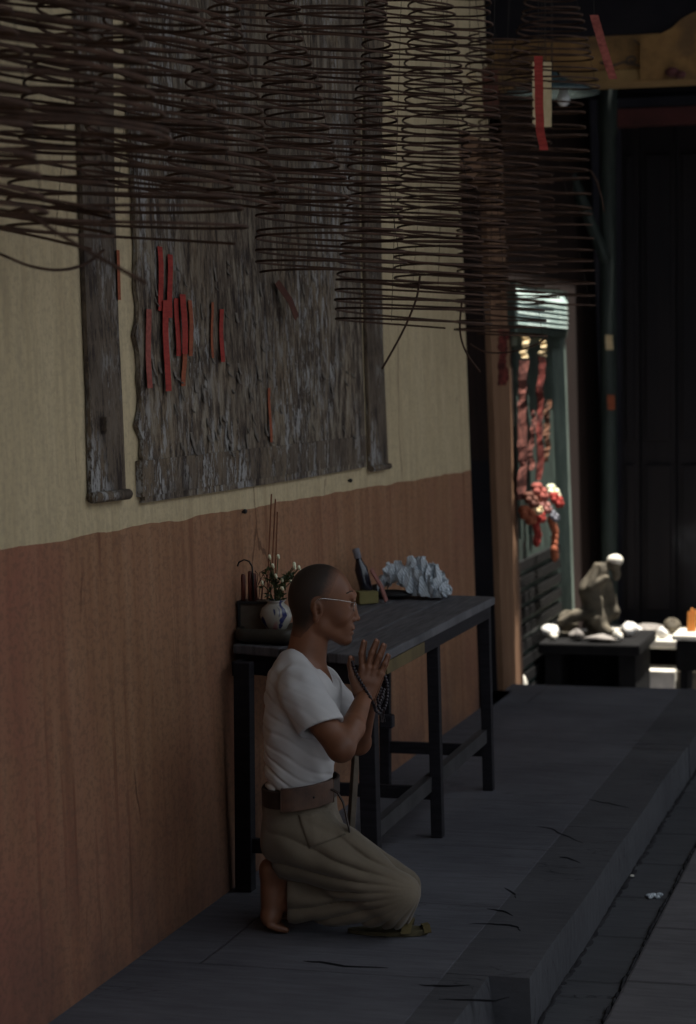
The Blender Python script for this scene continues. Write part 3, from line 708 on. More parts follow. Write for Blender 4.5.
cb = [(243.5, 574, 'leftmost red candle in the dusty box'), (250.5, 571, 'second red candle from the left in the dusty box'), (254.5, 573, 'third red candle, close against its neighbour in the box')]
for px, py, lab in cb:
    a = near(px, 602); c = near(px, py); mb = MB(); zb0 = TTZ + .090
    mb.tube([(a.x, a.y, zb0), (a.x, a.y, c.z - .005), (a.x, a.y, c.z)], [.0075, .0075, .005], 10)
    o = mb.build('candle', M['candle_red'], loc=(a.x, a.y, zb0), smooth=True); tag(o, lab, 'candle', 'red candles in the box')
mb = MB(); mb.tube([near(x, y) + Vector((0, -.01, 0)) for x, y in ((255, 600), (254, 580), (253, 566), (250, 561), (245, 559.5), (240, 562), (238.5, 566))], .0028, 6)
a = near(255, 600); tag(mb.build('bent_wire', M['cast'], loc=a, smooth=True), 'thin dark hooked wire arching over the red candles', 'wire')
# vase with flowers
vq = near(279.5, 632); V = empty('flower_vase', (vq.x, TYC - .035, TTZ + .001)); tag(V, 'blue and white porcelain vase holding white buds, behind the man', 'vase')
mb = MB(); mb.lathe([(r_ * .98, z_ * .84) for r_, z_ in [(.026, 0), (.032, .006), (.047, .035), (.052, .06), (.045, .085), (.030, .100), (.026, .106), (.034, .115), (.029, .113), (.021, .104), (.0, .10)]], 28); mb.build('body', M['vase'], V, smooth=True)
zr = .09
F1 = empty('flower_bunch', (vq.x, TYC - .035, TTZ + zr)); tag(F1, 'bunch of dark leaves with small creamy white buds in the vase', 'flowers')
def fl_pt(px, py): return at_Y(px, py, TYC - .035) - Vector(F1.location)
buds = [(269.5, 557.5), (278.5, 557), (274, 566), (260.5, 584), (277.5, 576), (282, 581), (289, 582.5), (283.5, 588), (294, 565), (298.5, 568.5), (296, 567)]
st = MB(); rg = random.Random(9)
for i, (x, y) in enumerate(buds):
    e = fl_pt(x, y) + Vector((0, rg.uniform(-.02, .02), 0))
    st.tube([(0, 0, -.02), (e.x * .4, e.y * .5, e.z * .55), e], .0016, 5)
    mb = MB(); mb.ball(e + Vector((0, 0, .003)), .0052, .0052, .0068, 8, 5); mb.ball(e + Vector((.003, -.002, -.001)), .004, .004, .005, 8, 5)
    mb.build('bud', M['bud'], F1, smooth=True)
st.build('stems', M['leaf'], F1)
lf = MB()
for i in range(75):
    a = rg.uniform(0, 2 * PI); rr_ = rg.uniform(.005, .045); c = Vector((rr_ * math.cos(a) + .002, rr_ * math.sin(a) * .8, rg.uniform(.0, .075)))
    if i > 60: c = Vector((rg.uniform(.03, .06), rg.uniform(-.02, .02), rg.uniform(.06, .09)))
    if 50 < i <= 60: c = Vector((rg.uniform(-.035, 0), 0, rg.uniform(.06, .10)))
    L = rg.uniform(.018, .034); Wd = L * .38; Mx = Matrix.Translation(c) @ Matrix.Rotation(rg.uniform(0, 6.28), 4, 'Z') @ Matrix.Rotation(rg.uniform(-1.2, .4), 4, 'Y') @ Matrix.Rotation(rg.uniform(-.8, .8), 4, 'X')
    vs = [(0, 0, 0), (L * .4, -Wd / 2, .002), (L * .5, 0, -.002), (L * .4, Wd / 2, .002), (L, 0, .003)]
    vs = [Mx @ Vector(v) for v in vs]; lf.add(vs, [(0, 1, 2), (0, 2, 3), (1, 4, 2), (2, 4, 3)])
lf.build('leaves', M['leaf'], F1)
for (xb, yb_, xt, yt, lab, sp_) in ((267, 600, 271.5, 494, 'tall incense stick farthest left of the three behind the vase', 1), (270.5, 600, 275.5, 499, 'tall incense stick in the middle of the three behind the vase', 1), (274.5, 600, 277.5, 512, 'paler incense stick on the right of the three behind the vase', 0)):
    a = at_Y(xb, yb_, TYC + .03); c = at_Y(xt, yt, TYC + .03); mb = MB(); d_ = (c - a)
    mb.tube([a + d_ * -.35, a + d_ * .9 if sp_ else a + d_, c], [.0018, .0022, .0024], 6)
    a = a + d_ * -.35
    o = mb.build('incense_stick', M['stick'], loc=a); tag(o, lab, 'incense stick', 'tall incense sticks by the vase')
mb = MB()
for i in range(7):                          # small twisted twigs
    x0 = rg.uniform(256, 268); mb.tube([near(x0, 600), near(x0 + rg.uniform(-3, 3), 588), near(x0 + rg.uniform(-5, 8), 576 + rg.uniform(-6, 6)), near(x0 + rg.uniform(-6, 12), 570 + rg.uniform(-5, 8))], .0014, 5)
a = near(262, 602); tag(mb.build('dry_twigs', M['maroon'], loc=a), 'tangle of thin dark reddish twigs between candles and vase', 'twigs')

TZ = TZ + .0095
# far end: newspaper, bottle, packets
def crumple(name, mat, pts, dep_y, z, label, cat, nx=34, ny=10):
    pass
NP = empty('newspaper', at_z(415, 597, TZ)); tag(NP, 'crumpled pale newspaper sheet heaped on the far half of the table', 'newspaper')
Yn = NP.location.y
prof_ = [(380, .02, .06), (384, .05, .10), (390, .07, .12), (396, .07, .115), (403, .06, .11), (409, .05, .14), (416, .02, .145), (424, .03, .13), (431, .0, .115), (438, .0, .10), (443, .0, .06), (447, .0, .02)]
rp = random.Random(11)
def news_sheet(seed, sx, sc_, lift):
    rp = random.Random(seed); nx, ny = 30, 11; vs = []
    for i in range(nx + 1):
        t = i / nx * (len(prof_) - 1); k = min(int(t), len(prof_) - 2); u = t - k
        px = prof_[k][0] * (1 - u) + prof_[k + 1][0] * u; lo_ = prof_[k][1] * (1 - u) + prof_[k + 1][1] * u; hi_ = prof_[k][2] * (1 - u) + prof_[k + 1][2] * u
        g0 = at_Y(px * .97 + 12.4 + sx, 590, Yn)
        for j in range(ny + 1):
            v = j / ny; ang = PI * v
            prof = math.sin(ang) ** .6
            yy = Yn + .03 - .085 * math.cos(ang) * sc_
            zz = TZ + lo_ * (1 - prof) * sc_ + hi_ * prof * sc_ + lift
            zz += .016 * math.sin(i * 1.25 + 1.3 * j + seed) * prof + rp.gauss(0, .007)
            vs.append(Vector((g0.x + rp.gauss(0, .006), yy + rp.gauss(0, .010), max(zz, TZ + .003))))
    return vs, nx, ny
for sd0, nm, scv in ((3, 'sheet', 1.0), (8, 'inner_sheet', .78)):
    vs, nx, ny = news_sheet(sd0, 0, scv, 0)
    mb = MB(); mb.add(vs, [(i * (ny + 1) + j, (i + 1) * (ny + 1) + j, (i + 1) * (ny + 1) + j + 1, i * (ny + 1) + j + 1) for i in range(nx) for j in range(ny)])
    o = child(mb, nm, M['news'], NP, smooth=False); s_ = o.modifiers.new('thick', 'SOLIDIFY'); s_.thickness = .002
# dark bundle under it
q = at_z(385, 598, TZ); mb = MB(); mb.ball((q.x + .02, q.y + .02, TZ + .014), .085, .06, .016, 16, 8); mb.ball((q.x - .04, q.y + .03, TZ + .025), .03, .03, .025, 12, 8)
tag(mb.build('dark_cloth', M['cast'], loc=(q.x, q.y, TZ), smooth=True), 'black folded cloth lying under the crumpled newspaper', 'cloth')
# leaning dark bottle
a = at_z(362, 602, TZ) ; Ya = a.y - .01
pa_, pb_ = at_Y(367, 592, Ya), at_Y(356, 550, Ya)
ax = (pb_ - pa_); Ln = ax.length; ax.normalize(); Q = Vector((0, 0, 1)).rotation_difference(ax).to_matrix().to_4x4(); 
Bt = empty('bottle', (pa_.x, pa_.y, TZ)); tag(Bt, 'small dark bottle leaning left above the olive card box', 'bottle')
mb = MB(); mb.lathe([(.018, -.01), (.024, .0), (.024, Ln * .55), (.012, Ln * .75), (.011, Ln * .98)], 16, (0, 0, 0), Matrix.Translation(pa_) @ Q); child(mb, 'body', M['bottle'], Bt, smooth=True)
mb = MB(); mb.lathe([(.0125, Ln * .80), (.0135, Ln * .82), (.0135, Ln * 1.02), (.010, Ln * 1.04)], 14, (0, 0, 0), Matrix.Translation(pa_) @ Q); child(mb, 'cap', M['label_white'], Bt, smooth=True)
q = at_z(367, 603, TZ); mb = MB(); Mx = Matrix.Translation((q.x + .0, q.y - .02, TZ)) @ Matrix.Rotation(YAW + .35, 4, 'Z')
mb.box(-.035, .04, -.03, .03, 0.001, .046, Mx); tag(mb.build('card_box', M['olive_card'], loc=(q.x, q.y, TZ), bevel=.003), 'small olive yellow card box beside the man\'s forehead on the table', 'box')
mb = MB(); a = at_Y(371, 569, Ya + .02); c = at_Y(381, 586, Ya + .02); ribbon(mb, [a, a.lerp(c, .5) + Vector((0, -.01, .004)), c, Vector((c.x + .02, c.y, TZ + .004))], .03, .006, (0, 1, .2))
tag(mb.build('paper_packet', M['pink_pkt'], loc=(c.x, c.y, TZ)), 'brownish pink folded packet between bottle and newspaper', 'packet')

# under the table
mb = MB(); a = at_Y(250, 735, 6.75); c = at_Y(268, 800, 6.75); mb.box(-2.05, -1.93, 6.60, 6.72, .16, .40); 
o = mb.build('wooden_crate', M['cast'], loc=(-2.0, 6.66, .165), bevel=.012); o.location.z = .175 - .0; tag(o, 'dark crate resting on the table rail behind the man\'s back', 'crate')
mb = MB(); b0 = Vector((TX0 + .2, 6.62, 0)); 
p0 = at_Y(352, 812, 6.62); p1 = at_Y(356, 752, 6.70); d_ = (p1 - p0).normalized(); p00 = p0 - d_ * (p0.z / d_.z)
mb.tube([p00 + Vector((0, 0, .004)), p1 + d_ * .15], .014, 4); tag(mb.build('wooden_batten', M['box_card'], loc=p00, bevel=.002), 'pale batten leaning under the table in front of the man\'s waist', 'batten')

# ------------------------------------------------------------------ courtyard things
CY = 12.0
def cyp(px, py, Y=CY): return at_Y(px, py, Y)
a = cyp(538, 684, 11.75); b_ = cyp(636, 645, 11.75)
bn = empty('stone_bench', ((a.x + b_.x) / 2, 12.0, -.25)); tag(bn, 'low black bench at the end of the pavement below the stone figure', 'bench')
zt_ = b_.z
mb = MB(); mb.box(a.x, b_.x + .02, 11.75, 12.45, zt_ - .06, zt_); child(mb, 'top', M['soot'], bn, bevel=.01)
for x in (a.x + .03, b_.x - .10):
    mb = MB(); mb.box(x, x + .09, 11.8, 12.4, -.25, zt_ - .06); child(mb, 'leg', M['soot'], bn)
mb = MB(); mb.box(a.x + .04, b_.x - .04, 12.2, 12.25, -.25, zt_ - .06); child(mb, 'panel', M['soot'], bn)
a2 = cyp(600, 645, 12.75); b2 = cyp(720, 628, 12.75); zl = cyp(650, 640, 12.6).z
lg = empty('stone_ledge', ((a2.x + b2.x) / 2, 12.9, -.25)); tag(lg, 'low pale-topped stone ledge at the far right of the courtyard', 'ledge')
mb = MB(); mb.box(a2.x - .1, b2.x, 12.6, 13.3, zl - .05, zl); child(mb, 'slab', M['pale_stone'], lg, bevel=.01)
mb = MB(); mb.box(a2.x - .05, b2.x - .03, 12.95, 13.25, -.25, zl - .05); child(mb, 'support', M['soot'], lg)
a = cyp(636, 683, 13.0); b_ = cyp(677, 670, 12.2); zk = -.25
k0 = at_z(636, 676, -.2); k1 = at_z(676, 676, -.2)
mb = MB(); k0 = cyp(635, 684, 12.5); k1 = cyp(675, 671, 12.5); mb.box(k0.x, k1.x, 12.5, 12.75, -.25, k1.z); 
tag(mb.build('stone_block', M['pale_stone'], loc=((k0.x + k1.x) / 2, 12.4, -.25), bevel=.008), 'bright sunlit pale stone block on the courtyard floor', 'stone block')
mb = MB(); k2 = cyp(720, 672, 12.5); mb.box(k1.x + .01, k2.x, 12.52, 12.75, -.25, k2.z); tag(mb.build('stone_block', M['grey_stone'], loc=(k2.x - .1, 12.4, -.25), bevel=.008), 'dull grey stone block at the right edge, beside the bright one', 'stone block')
k0 = cyp(677, 668, 12.0); k1 = cyp(720, 640, 12.0)
pot = empty('incense_burner', ((k0.x + k1.x) / 2, 12.1, -.25)); tag(pot, 'black square incense burner with pale ash rim at right edge', 'incense burner')
mb = MB(); mb.box(k0.x, k1.x, 11.95, 12.25, -.05, k1.z); child(mb, 'body', M['soot'], pot, bevel=.01)
mb = MB(); mb.box(k0.x - .02, k1.x + .02, 11.93, 12.27, k1.z + .001, k1.z + .03); child(mb, 'rim', M['pale_stone'], pot, bevel=.008)
for x in (k0.x + .02, k1.x - .06):
    mb = MB(); mb.box(x, x + .04, 11.97, 12.22, -.25, -.05); child(mb, 'leg', M['soot'], pot)
zz = k1.z + .031
for i, (px, h) in enumerate(((688.5, .11), (691.5, .13), (694.5, .12))):
    q = cyp(px, 628, 12.1); mb = MB(); mb.tube([(q.x, 12.1, zz), (q.x + .002, 12.1, zz + h * .9), (q.x + .003, 12.1, zz + h)], [.009, .008, .005], 8)
    tag(mb.build('joss_stick', M['stick_orange'], loc=(q.x, 12.1, zz)), ('leftmost', 'middle', 'rightmost')[i] + ' thick orange joss stick in the black burner', 'joss stick', 'joss sticks in the burner')
sm_ = MB(); q = cyp(680, 600, 12.5); sm_.lathe([(.01, 0), (.05, .10), (.12, .25), (.13, .36), (.08, .46), (.01, .5)], 16, (0, 0, 0))
vm = bpy.data.materials.new('incense_smoke'); vm.use_nodes = True; vt = vm.node_tree; vt.nodes.remove(vt.nodes['Principled BSDF'])
pv = vt.nodes.new('ShaderNodeVolumePrincipled'); tcn = vt.nodes.new('ShaderNodeTexCoord'); nz = vt.nodes.new('ShaderNodeTexNoise'); nz.inputs['Scale'].default_value = 5; nz.inputs['Detail'].default_value = 4; nz.inputs['Distortion'].default_value = 1.5
mr = vt.nodes.new('ShaderNodeMapRange'); mr.inputs[1].default_value = .50; mr.inputs[2].default_value = .8; mr.inputs[3].default_value = 0; mr.inputs[4].default_value = .35
vt.links.new(tcn.outputs['Object'], nz.inputs['Vector']); vt.links.new(nz.outputs['Fac'], mr.inputs[0]); vt.links.new(mr.outputs[0], pv.inputs['Density']); pv.inputs['Color'].default_value = (.8, .88, 1, 1)
vt.links.new(pv.outputs[0], vt.nodes['Material Output'].inputs['Volume'])
so_ = sm_.build('smoke', vm); so_.location = (k0.x + .07, 12.1, zz + .14); tag(so_, 'faint bluish smoke rising from the orange joss sticks', 'smoke', None, 'stuff')
# clutter on bench and ledge
rg = random.Random(4)
def lump(name, px, py, Y, rx, rz, mat, label, cat, zbase, group=None):
    q = cyp(px, py, Y); mb = MB(); n, m = 14, 9; vs = []
    for i in range(m + 1):
        th = PI * (i + .1) / (m + .2)
        for k in range(n):
            ph = 2 * PI * k / n; s = 1 + .18 * math.sin(3 * ph + px) + .12 * math.sin(5 * ph + 3 * th + py)
            vs.append((q.x + rx * s * math.sin(th) * math.cos(ph), Y + rx * .7 * s * math.sin(th) * math.sin(ph), zbase + .003 + max(0, rz * (1 - math.cos(th)) * (1 + .2 * math.sin(2 * ph + py)))))
    fs = [(i * n + k, i * n + (k + 1) % n, (i + 1) * n + (k + 1) % n, (i + 1) * n + k) for i in range(m) for k in range(n)]
    fs += [tuple(range(n))[::-1], tuple(m * n + k for k in range(n))]
    mb.add(vs, fs); o = mb.build(name, M[mat], loc=(q.x, Y, zbase), smooth=True); return tag(o, label, cat, group)
lump('rag', 551, 636, 12.0, .055, .03, 'white_cloth', 'pale crumpled rag at the left end of the black bench', 'rag', zt_)
lump('stone_fragment', 567, 622, 12.2, .06, .055, 'grey_stone', 'pinkish grey stone lump leaning left of the stone figure', 'stone', zt_)
lump('rag', 600, 640, 11.84, .085, .018, 'grey_cloth', 'flat grey rag spread in front of the stone figure', 'rag', zt_)
lump('rag', 629, 636, 12.1, .045, .035, 'white_cloth', 'pale bundled rag right of the stone figure on the bench', 'rag', zt_)
lump('stone_fragment', 553, 641, 11.85, .025, .02, 'pale_stone', 'small bright pebble at the front left corner of the black bench', 'stone', zt_)
lump('white_cup', 662, 640, 12.68, .035, .028, 'white_cloth', 'small bright white cup on the pale ledge', 'cup', zl)
lump('rag', 648, 636, 12.9, .09, .025, 'grey_cloth', 'grey cloth heap on the pale stone ledge', 'rag', zl)
lump('rag', 577, 638, 11.86, .045, .028, 'grey_cloth', 'small grey cloth wad left of the flat rag on the bench front', 'rag', zt_)
lump('stone_fragment', 617, 640, 11.84, .03, .03, 'pale_stone', 'pale stone chip at the front right of the black bench', 'stone', zt_)
lump('stone_fragment', 672, 636, 12.9, .05, .04, 'grey_stone', 'dull stone lump on the ledge just left of the burner', 'stone', zl)
lump('rag', 634, 640, 12.75, .045, .03, 'white_cloth', 'pale rag at the left end of the stone ledge', 'rag', zl)

lump('paper_scrap', 522, 676, 11.4, .03, .045, 'white_cloth', 'small bright white scrap at the foot of the pilaster', 'scrap', -.25 + .16) if False else None
q = cyp(523, 684, 11.3); mb = MB(); mb.ball((q.x, 11.3, -.25 + .15), .03, .03, .10, 12, 8); mb.lathe([(.03, 0), (.035, .1), (.02, .12)], 12, (q.x, 11.3, -.25))
tag(mb.build('white_jar', M['pale_stone'], loc=(q.x, 11.3, -.25), smooth=True), 'small white jar standing at the foot of the pilaster', 'jar')
q = at_z(655, 897, -.145); mb = MB(); 
for i in range(6): mb.ball((q.x + rg.uniform(-.02, .02), q.y + rg.uniform(-.03, .03), -.14), rg.uniform(.006, .014), rg.uniform(.01, .02), .006, 8, 5)
tag(mb.build('litter_scrap', M['news'], loc=(q.x, q.y, -.145)), 'small pale bluish scrap of litter in the stone gutter', 'litter')
q = at_z(632, 877, -.145); mb = MB(); mb.ball((q.x, q.y, -.141), .008, .01, .005, 8, 5); tag(mb.build('pebble', M['pale_stone'], loc=(q.x, q.y, -.145)), 'tiny pale pebble by the kerb foot', 'pebble')

# red papers and garland hung on the green door
def hang(px0, py0, px1, py1, mat, label, wpx=8, off=.04):
    a = at_wall(px0, py0, off); c = at_wall(px1, py1, off); mb = MB(); pts = []
    for k in range(22):
        t = k / 21; v = a.lerp(c, t); pts.append(v + Vector((.004 * math.sin(t * 9 + px0), .02 * math.sin(t * 17 + px0), 0)))
    w0 = wpx * .0115; rq = random.Random(int(px0 * 7 + py0))
    side = Vector((.25, 1, 0)); ribbon(mb, pts, w0, .004, side)
    for vi in range(0, len(mb.v), 4):      # ragged edges
        e1, e2 = rq.uniform(-.35, .25) * w0, rq.uniform(-.35, .25) * w0
        for q_, sg in ((0, -e1), (1, e2), (2, e2), (3, -e1)):
            v = mb.v[vi + q_]; mb.v[vi + q_] = (v[0] + rq.uniform(-.004, .004) * 0, v[1] + sg, v[2])
    return tag(mb.build('paper_streamer', M.get(mat + '_old', M[mat]), loc=c), label, 'paper streamer', 'streamers on the green door')
hang(526, 336, 524, 358, 'cream_paper', 'pale tab painting the sunlit top of the left streamer', 7)  # pale tabs put the sunlight on the streamer tops into colour
hang(543.5, 340, 543, 356, 'cream_paper', 'pale tab painting the sunlit top of the middle streamer', 7)
hang(523, 360, 522, 500, 'pale_red', 'long ragged red streamer nearest the pilaster on the green door', 9)
hang(541, 357, 539, 480, 'red_paper', 'long red streamer in the middle of the green door', 7)
hang(533, 410, 531, 470, 'pale_red', 'short ragged pink streamer between the two long ones', 5, .045)
hang(548, 400, 546, 462, 'orange_paper', 'short brownish streamer near the green door jamb', 6, .045)
hang(503, 330, 502, 385, 'red_paper', 'faded red paper pasted at the top of the bare pilaster', 10, .012)
G = empty('flower_garland', at_wall(538, 530, .05)); tag(G, 'bright bunch of pink, orange and white paper flowers hung on the green door', 'garland')
for (px, py, r_, mt) in ((535, 492, .035, 'pale_red'), (553, 492, .03, 'bud'), (541, 506, .03, 'pink_pkt'), (528, 500, .03, 'brown_paper'), (534, 508, .025, 'cream_paper'), (546, 508, .022, 'label_white'), (525, 515, .035, 'orange_paper'), (538, 515, .03, 'red_paper'), (549, 516, .022, 'label_white'), (552, 500, .03, 'red_paper')):
    c = at_wall(px, py, .07) + Vector((rg.uniform(0, .03), 0, 0)); mb = MB(); r_ *= .95
    for k in range(6):
        a = 2 * PI * k / 6; mb.ball(c + Vector((r_ * .7 * math.cos(a + 1), r_ * .9 * math.cos(a), r_ * .9 * math.sin(a))), r_ * .7, r_ * .75, r_ * .75, 8, 5)
    mb.ball(c + Vector((.02, 0, 0)), r_ * .45, r_ * .45, r_ * .45, 8, 5); child(mb, 'flower', M[mt], G, smooth=True)
for (pts, mt) in ((((536, 525), (538, 535), (536, 545)), 'red_paper'), (((551, 520), (555, 532), (554, 550), (555, 560)), 'orange_paper')):
    P = [at_wall(x, y, .06) for x, y in pts]; mb = MB()
    for i in range(len(P) - 1):
        for u in (0, .33, .66): mb.ball(P[i].lerp(P[i + 1], u), .022, .026, .03, 8, 5)
    child(mb, 'tassel', M[mt], G, smooth=True)
# charms on the green pillar
for px, py, mt, lab in ((608, 340, 'cream_paper', 'small pale tag on the green pillar, upper one'), (610, 400, 'orange_paper', 'ochre paper scrap on the green pillar, lower one')):
    q = at_Y(px + 1, py, 13.44); mb = MB(); ribbon(mb, [q + Vector((0, 0, .03)), q, q + Vector((.005, -.004, -.06))], .045, .003, (1, .2, 0))
    tag(mb.build('paper_tag', M[mt], loc=q), lab, 'paper tag')

# ------------------------------------------------------------------ signed-distance modelling
import openvdb
class SDF:
    def __init__(s, lo, hi, h):
        s.h = h; s.lo = np.array(lo, float); n = np.ceil((np.array(hi) - s.lo) / h).astype(int) + 1
        s.n = n; s.d = np.full(n, .06, np.float32)
        s.ax = [s.lo[i] + h * np.arange(n[i]) for i in range(3)]
    def sub(s, lo, hi):
        a = np.clip(((np.array(lo) - s.lo) / s.h).astype(int), 0, s.n - 1); b = np.clip(((np.array(hi) - s.lo) / s.h).astype(int) + 2, 1, s.n)
        sl = tuple(slice(a[i], b[i]) for i in range(3))
        X, Y, Z = np.meshgrid(s.ax[0][sl[0]], s.ax[1][sl[1]], s.ax[2][sl[2]], indexing='ij', sparse=True)
        return sl, X, Y, Z
    def _join(s, sl, d, k, cut=False):
        o = s.d[sl]
        if cut: d = -d; o2 = -o; 
        else: o2 = o
        dd = d
        if k > 0:
            hh = np.maximum(k - np.abs(o2 - (dd if not cut else -dd * -1)), 0) / k if not cut else np.maximum(k - np.abs(-o - (-d)), 0) / k
            if cut: s.d[sl] = np.maximum(o, d) + hh * hh * k * .25
            else: s.d[sl] = np.minimum(o, d) - hh * hh * k * .25
        else: s.d[sl] = np.maximum(o, d) if cut else np.minimum(o, d)
    def cone(s, a, b, ra, rb, k=.01, cut=False, sq=None):
        """rounded cone between two points; sq squashes along a direction"""
        a = np.array(a, float); b = np.array(b, float); m = max(ra, rb) * 1.6 + k + .07
        sl, X, Y, Z = s.sub(np.minimum(a, b) - m, np.maximum(a, b) + m)
        ab = b - a; L2 = float(ab @ ab) + 1e-12
        px, py, pz = X - a[0], Y - a[1], Z - a[2]
        t = np.clip((px * ab[0] + py * ab[1] + pz * ab[2]) / L2, 0, 1)
        qx, qy, qz = px - t * ab[0], py - t * ab[1], pz - t * ab[2]
        if sq:
            n = np.array(sq[0], float); n /= np.linalg.norm(n); f = sq[1]
            dn = qx * n[0] + qy * n[1] + qz * n[2]; r2 = qx * qx + qy * qy + qz * qz + dn * dn * (f * f - 1)
        else: r2 = qx * qx + qy * qy + qz * qz
        s._join(sl, (np.sqrt(r2) - (ra + (rb - ra) * t)).astype(np.float32), k, cut)
        return s
    def ell(s, c, r, k=.01, cut=False, rot=0.0, ry=0.0):
        c = np.array(c, float); r = np.array(r, float); m = r.max() + k + .06
        sl, X, Y, Z = s.sub(c - m, c + m); x, y, z = X - c[0], Y - c[1], Z - c[2]
        if rot: cr, sr = math.cos(rot), math.sin(rot); x, y = x * cr + y * sr, -x * sr + y * cr
        if ry: cr, sr = math.cos(ry), math.sin(ry); x, z = x * cr + z * sr, -x * sr + z * cr
        k0 = np.sqrt((x / r[0]) ** 2 + (y / r[1]) ** 2 + (z / r[2]) ** 2); k1 = np.sqrt((x / r[0] ** 2) ** 2 + (y / r[1] ** 2) ** 2 + (z / r[2] ** 2) ** 2) + 1e-9
        s._join(sl, (k0 * (k0 - 1) / k1).astype(np.float32), k, cut); return s
    def plane(s, p, n, k=0.0):              # removes what lies on the side n points to
        n = np.array(n, float); n /= np.linalg.norm(n); X, Y, Z = np.meshgrid(*s.ax, indexing='ij', sparse=True)
        d = ((X - p[0]) * n[0] + (Y - p[1]) * n[1] + (Z - p[2]) * n[2]).astype(np.float32)
        s.d = np.maximum(s.d, d); return s
    def disp(s, fn):
        X, Y, Z = np.meshgrid(*s.ax, indexing='ij', sparse=True); m = np.abs(s.d) < .03
        s.d = s.d + (fn(X, Y, Z) * m).astype(np.float32); return s
    def build(s, name, mat, parent, loc=None, adapt=0.0):
        g = openvdb.FloatGrid(.06); d = s.d.copy()
        d[0, :, :] = d[-1, :, :] = .05; d[:, 0, :] = d[:, -1, :] = .05; d[:, :, 0] = d[:, :, -1] = .05
        g.copyFromArray(np.ascontiguousarray(d)); pts, tris, quads = g.convertToPolygons(0.0, adapt)
        me = bpy.data.meshes.new(name); P = pts * s.h + s.lo
        faces = [tuple(int(v) for v in q[::-1]) for q in quads] + [tuple(int(v) for v in q[::-1]) for q in tris]
        me.from_pydata(P.tolist(), [], faces); me.update()
        for p_ in me.polygons: p_.use_smooth = True
        me.materials.append(mat); o = bpy.data.objects.new(name, me); COL.objects.link(o)
        if parent: o.parent = parent
        sm = o.modifiers.new('smooth', 'SMOOTH'); sm.factor = .5; sm.iterations = 1
        return o
def wob(seed, fx, fy, fz, n=5):
    r_ = np.random.RandomState(seed); C = [(r_.uniform(.5, 1.6) * fx * r_.choice([-1, 1]), r_.uniform(.5, 1.6) * fy * r_.choice([-1, 1]), r_.uniform(.5, 1.6) * fz, r_.uniform(0, 6)) for _ in range(n)]
    return lambda X, Y, Z: sum(np.sin(a * X + b * Y + c * Z + p) for a, b, c, p in C) / n

# ------------------------------------------------------------------ the kneeling man (local x = to the right, y = away, z = up)
DM = 6.35
base = at_z(340, 0, 0) if False else None
# origin on the pavement under the pixel column 340
def ground_at(px, dep):
    py = 700
    for _ in range(30):
        d = ray(px, py); t = dep; zc = CAM_H + d.z * t
        py += zc * F / dep
    return at_d(px, py, dep)
O = ground_at(340, DM); O.z = 0
man = empty('person', O, YAW); tag(man, 'kneeling man in white T-shirt and khaki trousers praying with joined hands', 'person')
Minv = (Matrix.Translation(O) @ Matrix.Rotation(YAW, 4, 'Z')).inverted()
def S(px, py, y=0.0):                       # local point on the vertical plane at local depth y
    d = (Matrix.Rotation(-YAW, 3, 'Z') @ ray(px, py)); o_ = Minv @ Vector((0, 0, CAM_H)); t = (y - o_.y) / d.y
    return o_ + d * t
def T3(v): return (v.x, v.y, v.z)
U = DM / F                                   # metres per pixel
h = .0030
sk = SDF((-.30, -.36, 0), (.22, .34, 1.10), h)
c = S
# torso and legs inside the clothes
sk.cone(T3(c(300, 825)), T3(c(300, 720)), .085, .09, .02, sq=((1, 0, 0), 1.25))
sk.cone(T3(c(303, 694, -.13)), T3(c(320, 690, .12)), .045, .045, .03)
sk.cone(T3(c(300, 845, -.09)), T3(c(390, 890, -.14)), .07, .05, .02); sk.cone(T3(c(305, 840, .09)), T3(c(392, 885, .12)), .07, .05, .02)
sk.cone(T3(c(390, 900, -.12)), T3(c(292, 902, -.05)), .036, .034, .02); sk.cone(T3(c(392, 893, .12)), T3(c(296, 896, .10)), .045, .035, .02)
# neck
sk.ell(T3(c(314, 688, -.01)), (.056, .10, .062), .02)
sk.cone(T3(c(311, 628)), T3(c(303, 678)), .052, .062, .03)
sk.cone(T3(c(300, 668, -.02)), T3(c(300, 690, -.10)), .045, .05, .03); sk.cone(T3(c(304, 668, .02)), T3(c(315, 690, .10)), .045, .05, .03)
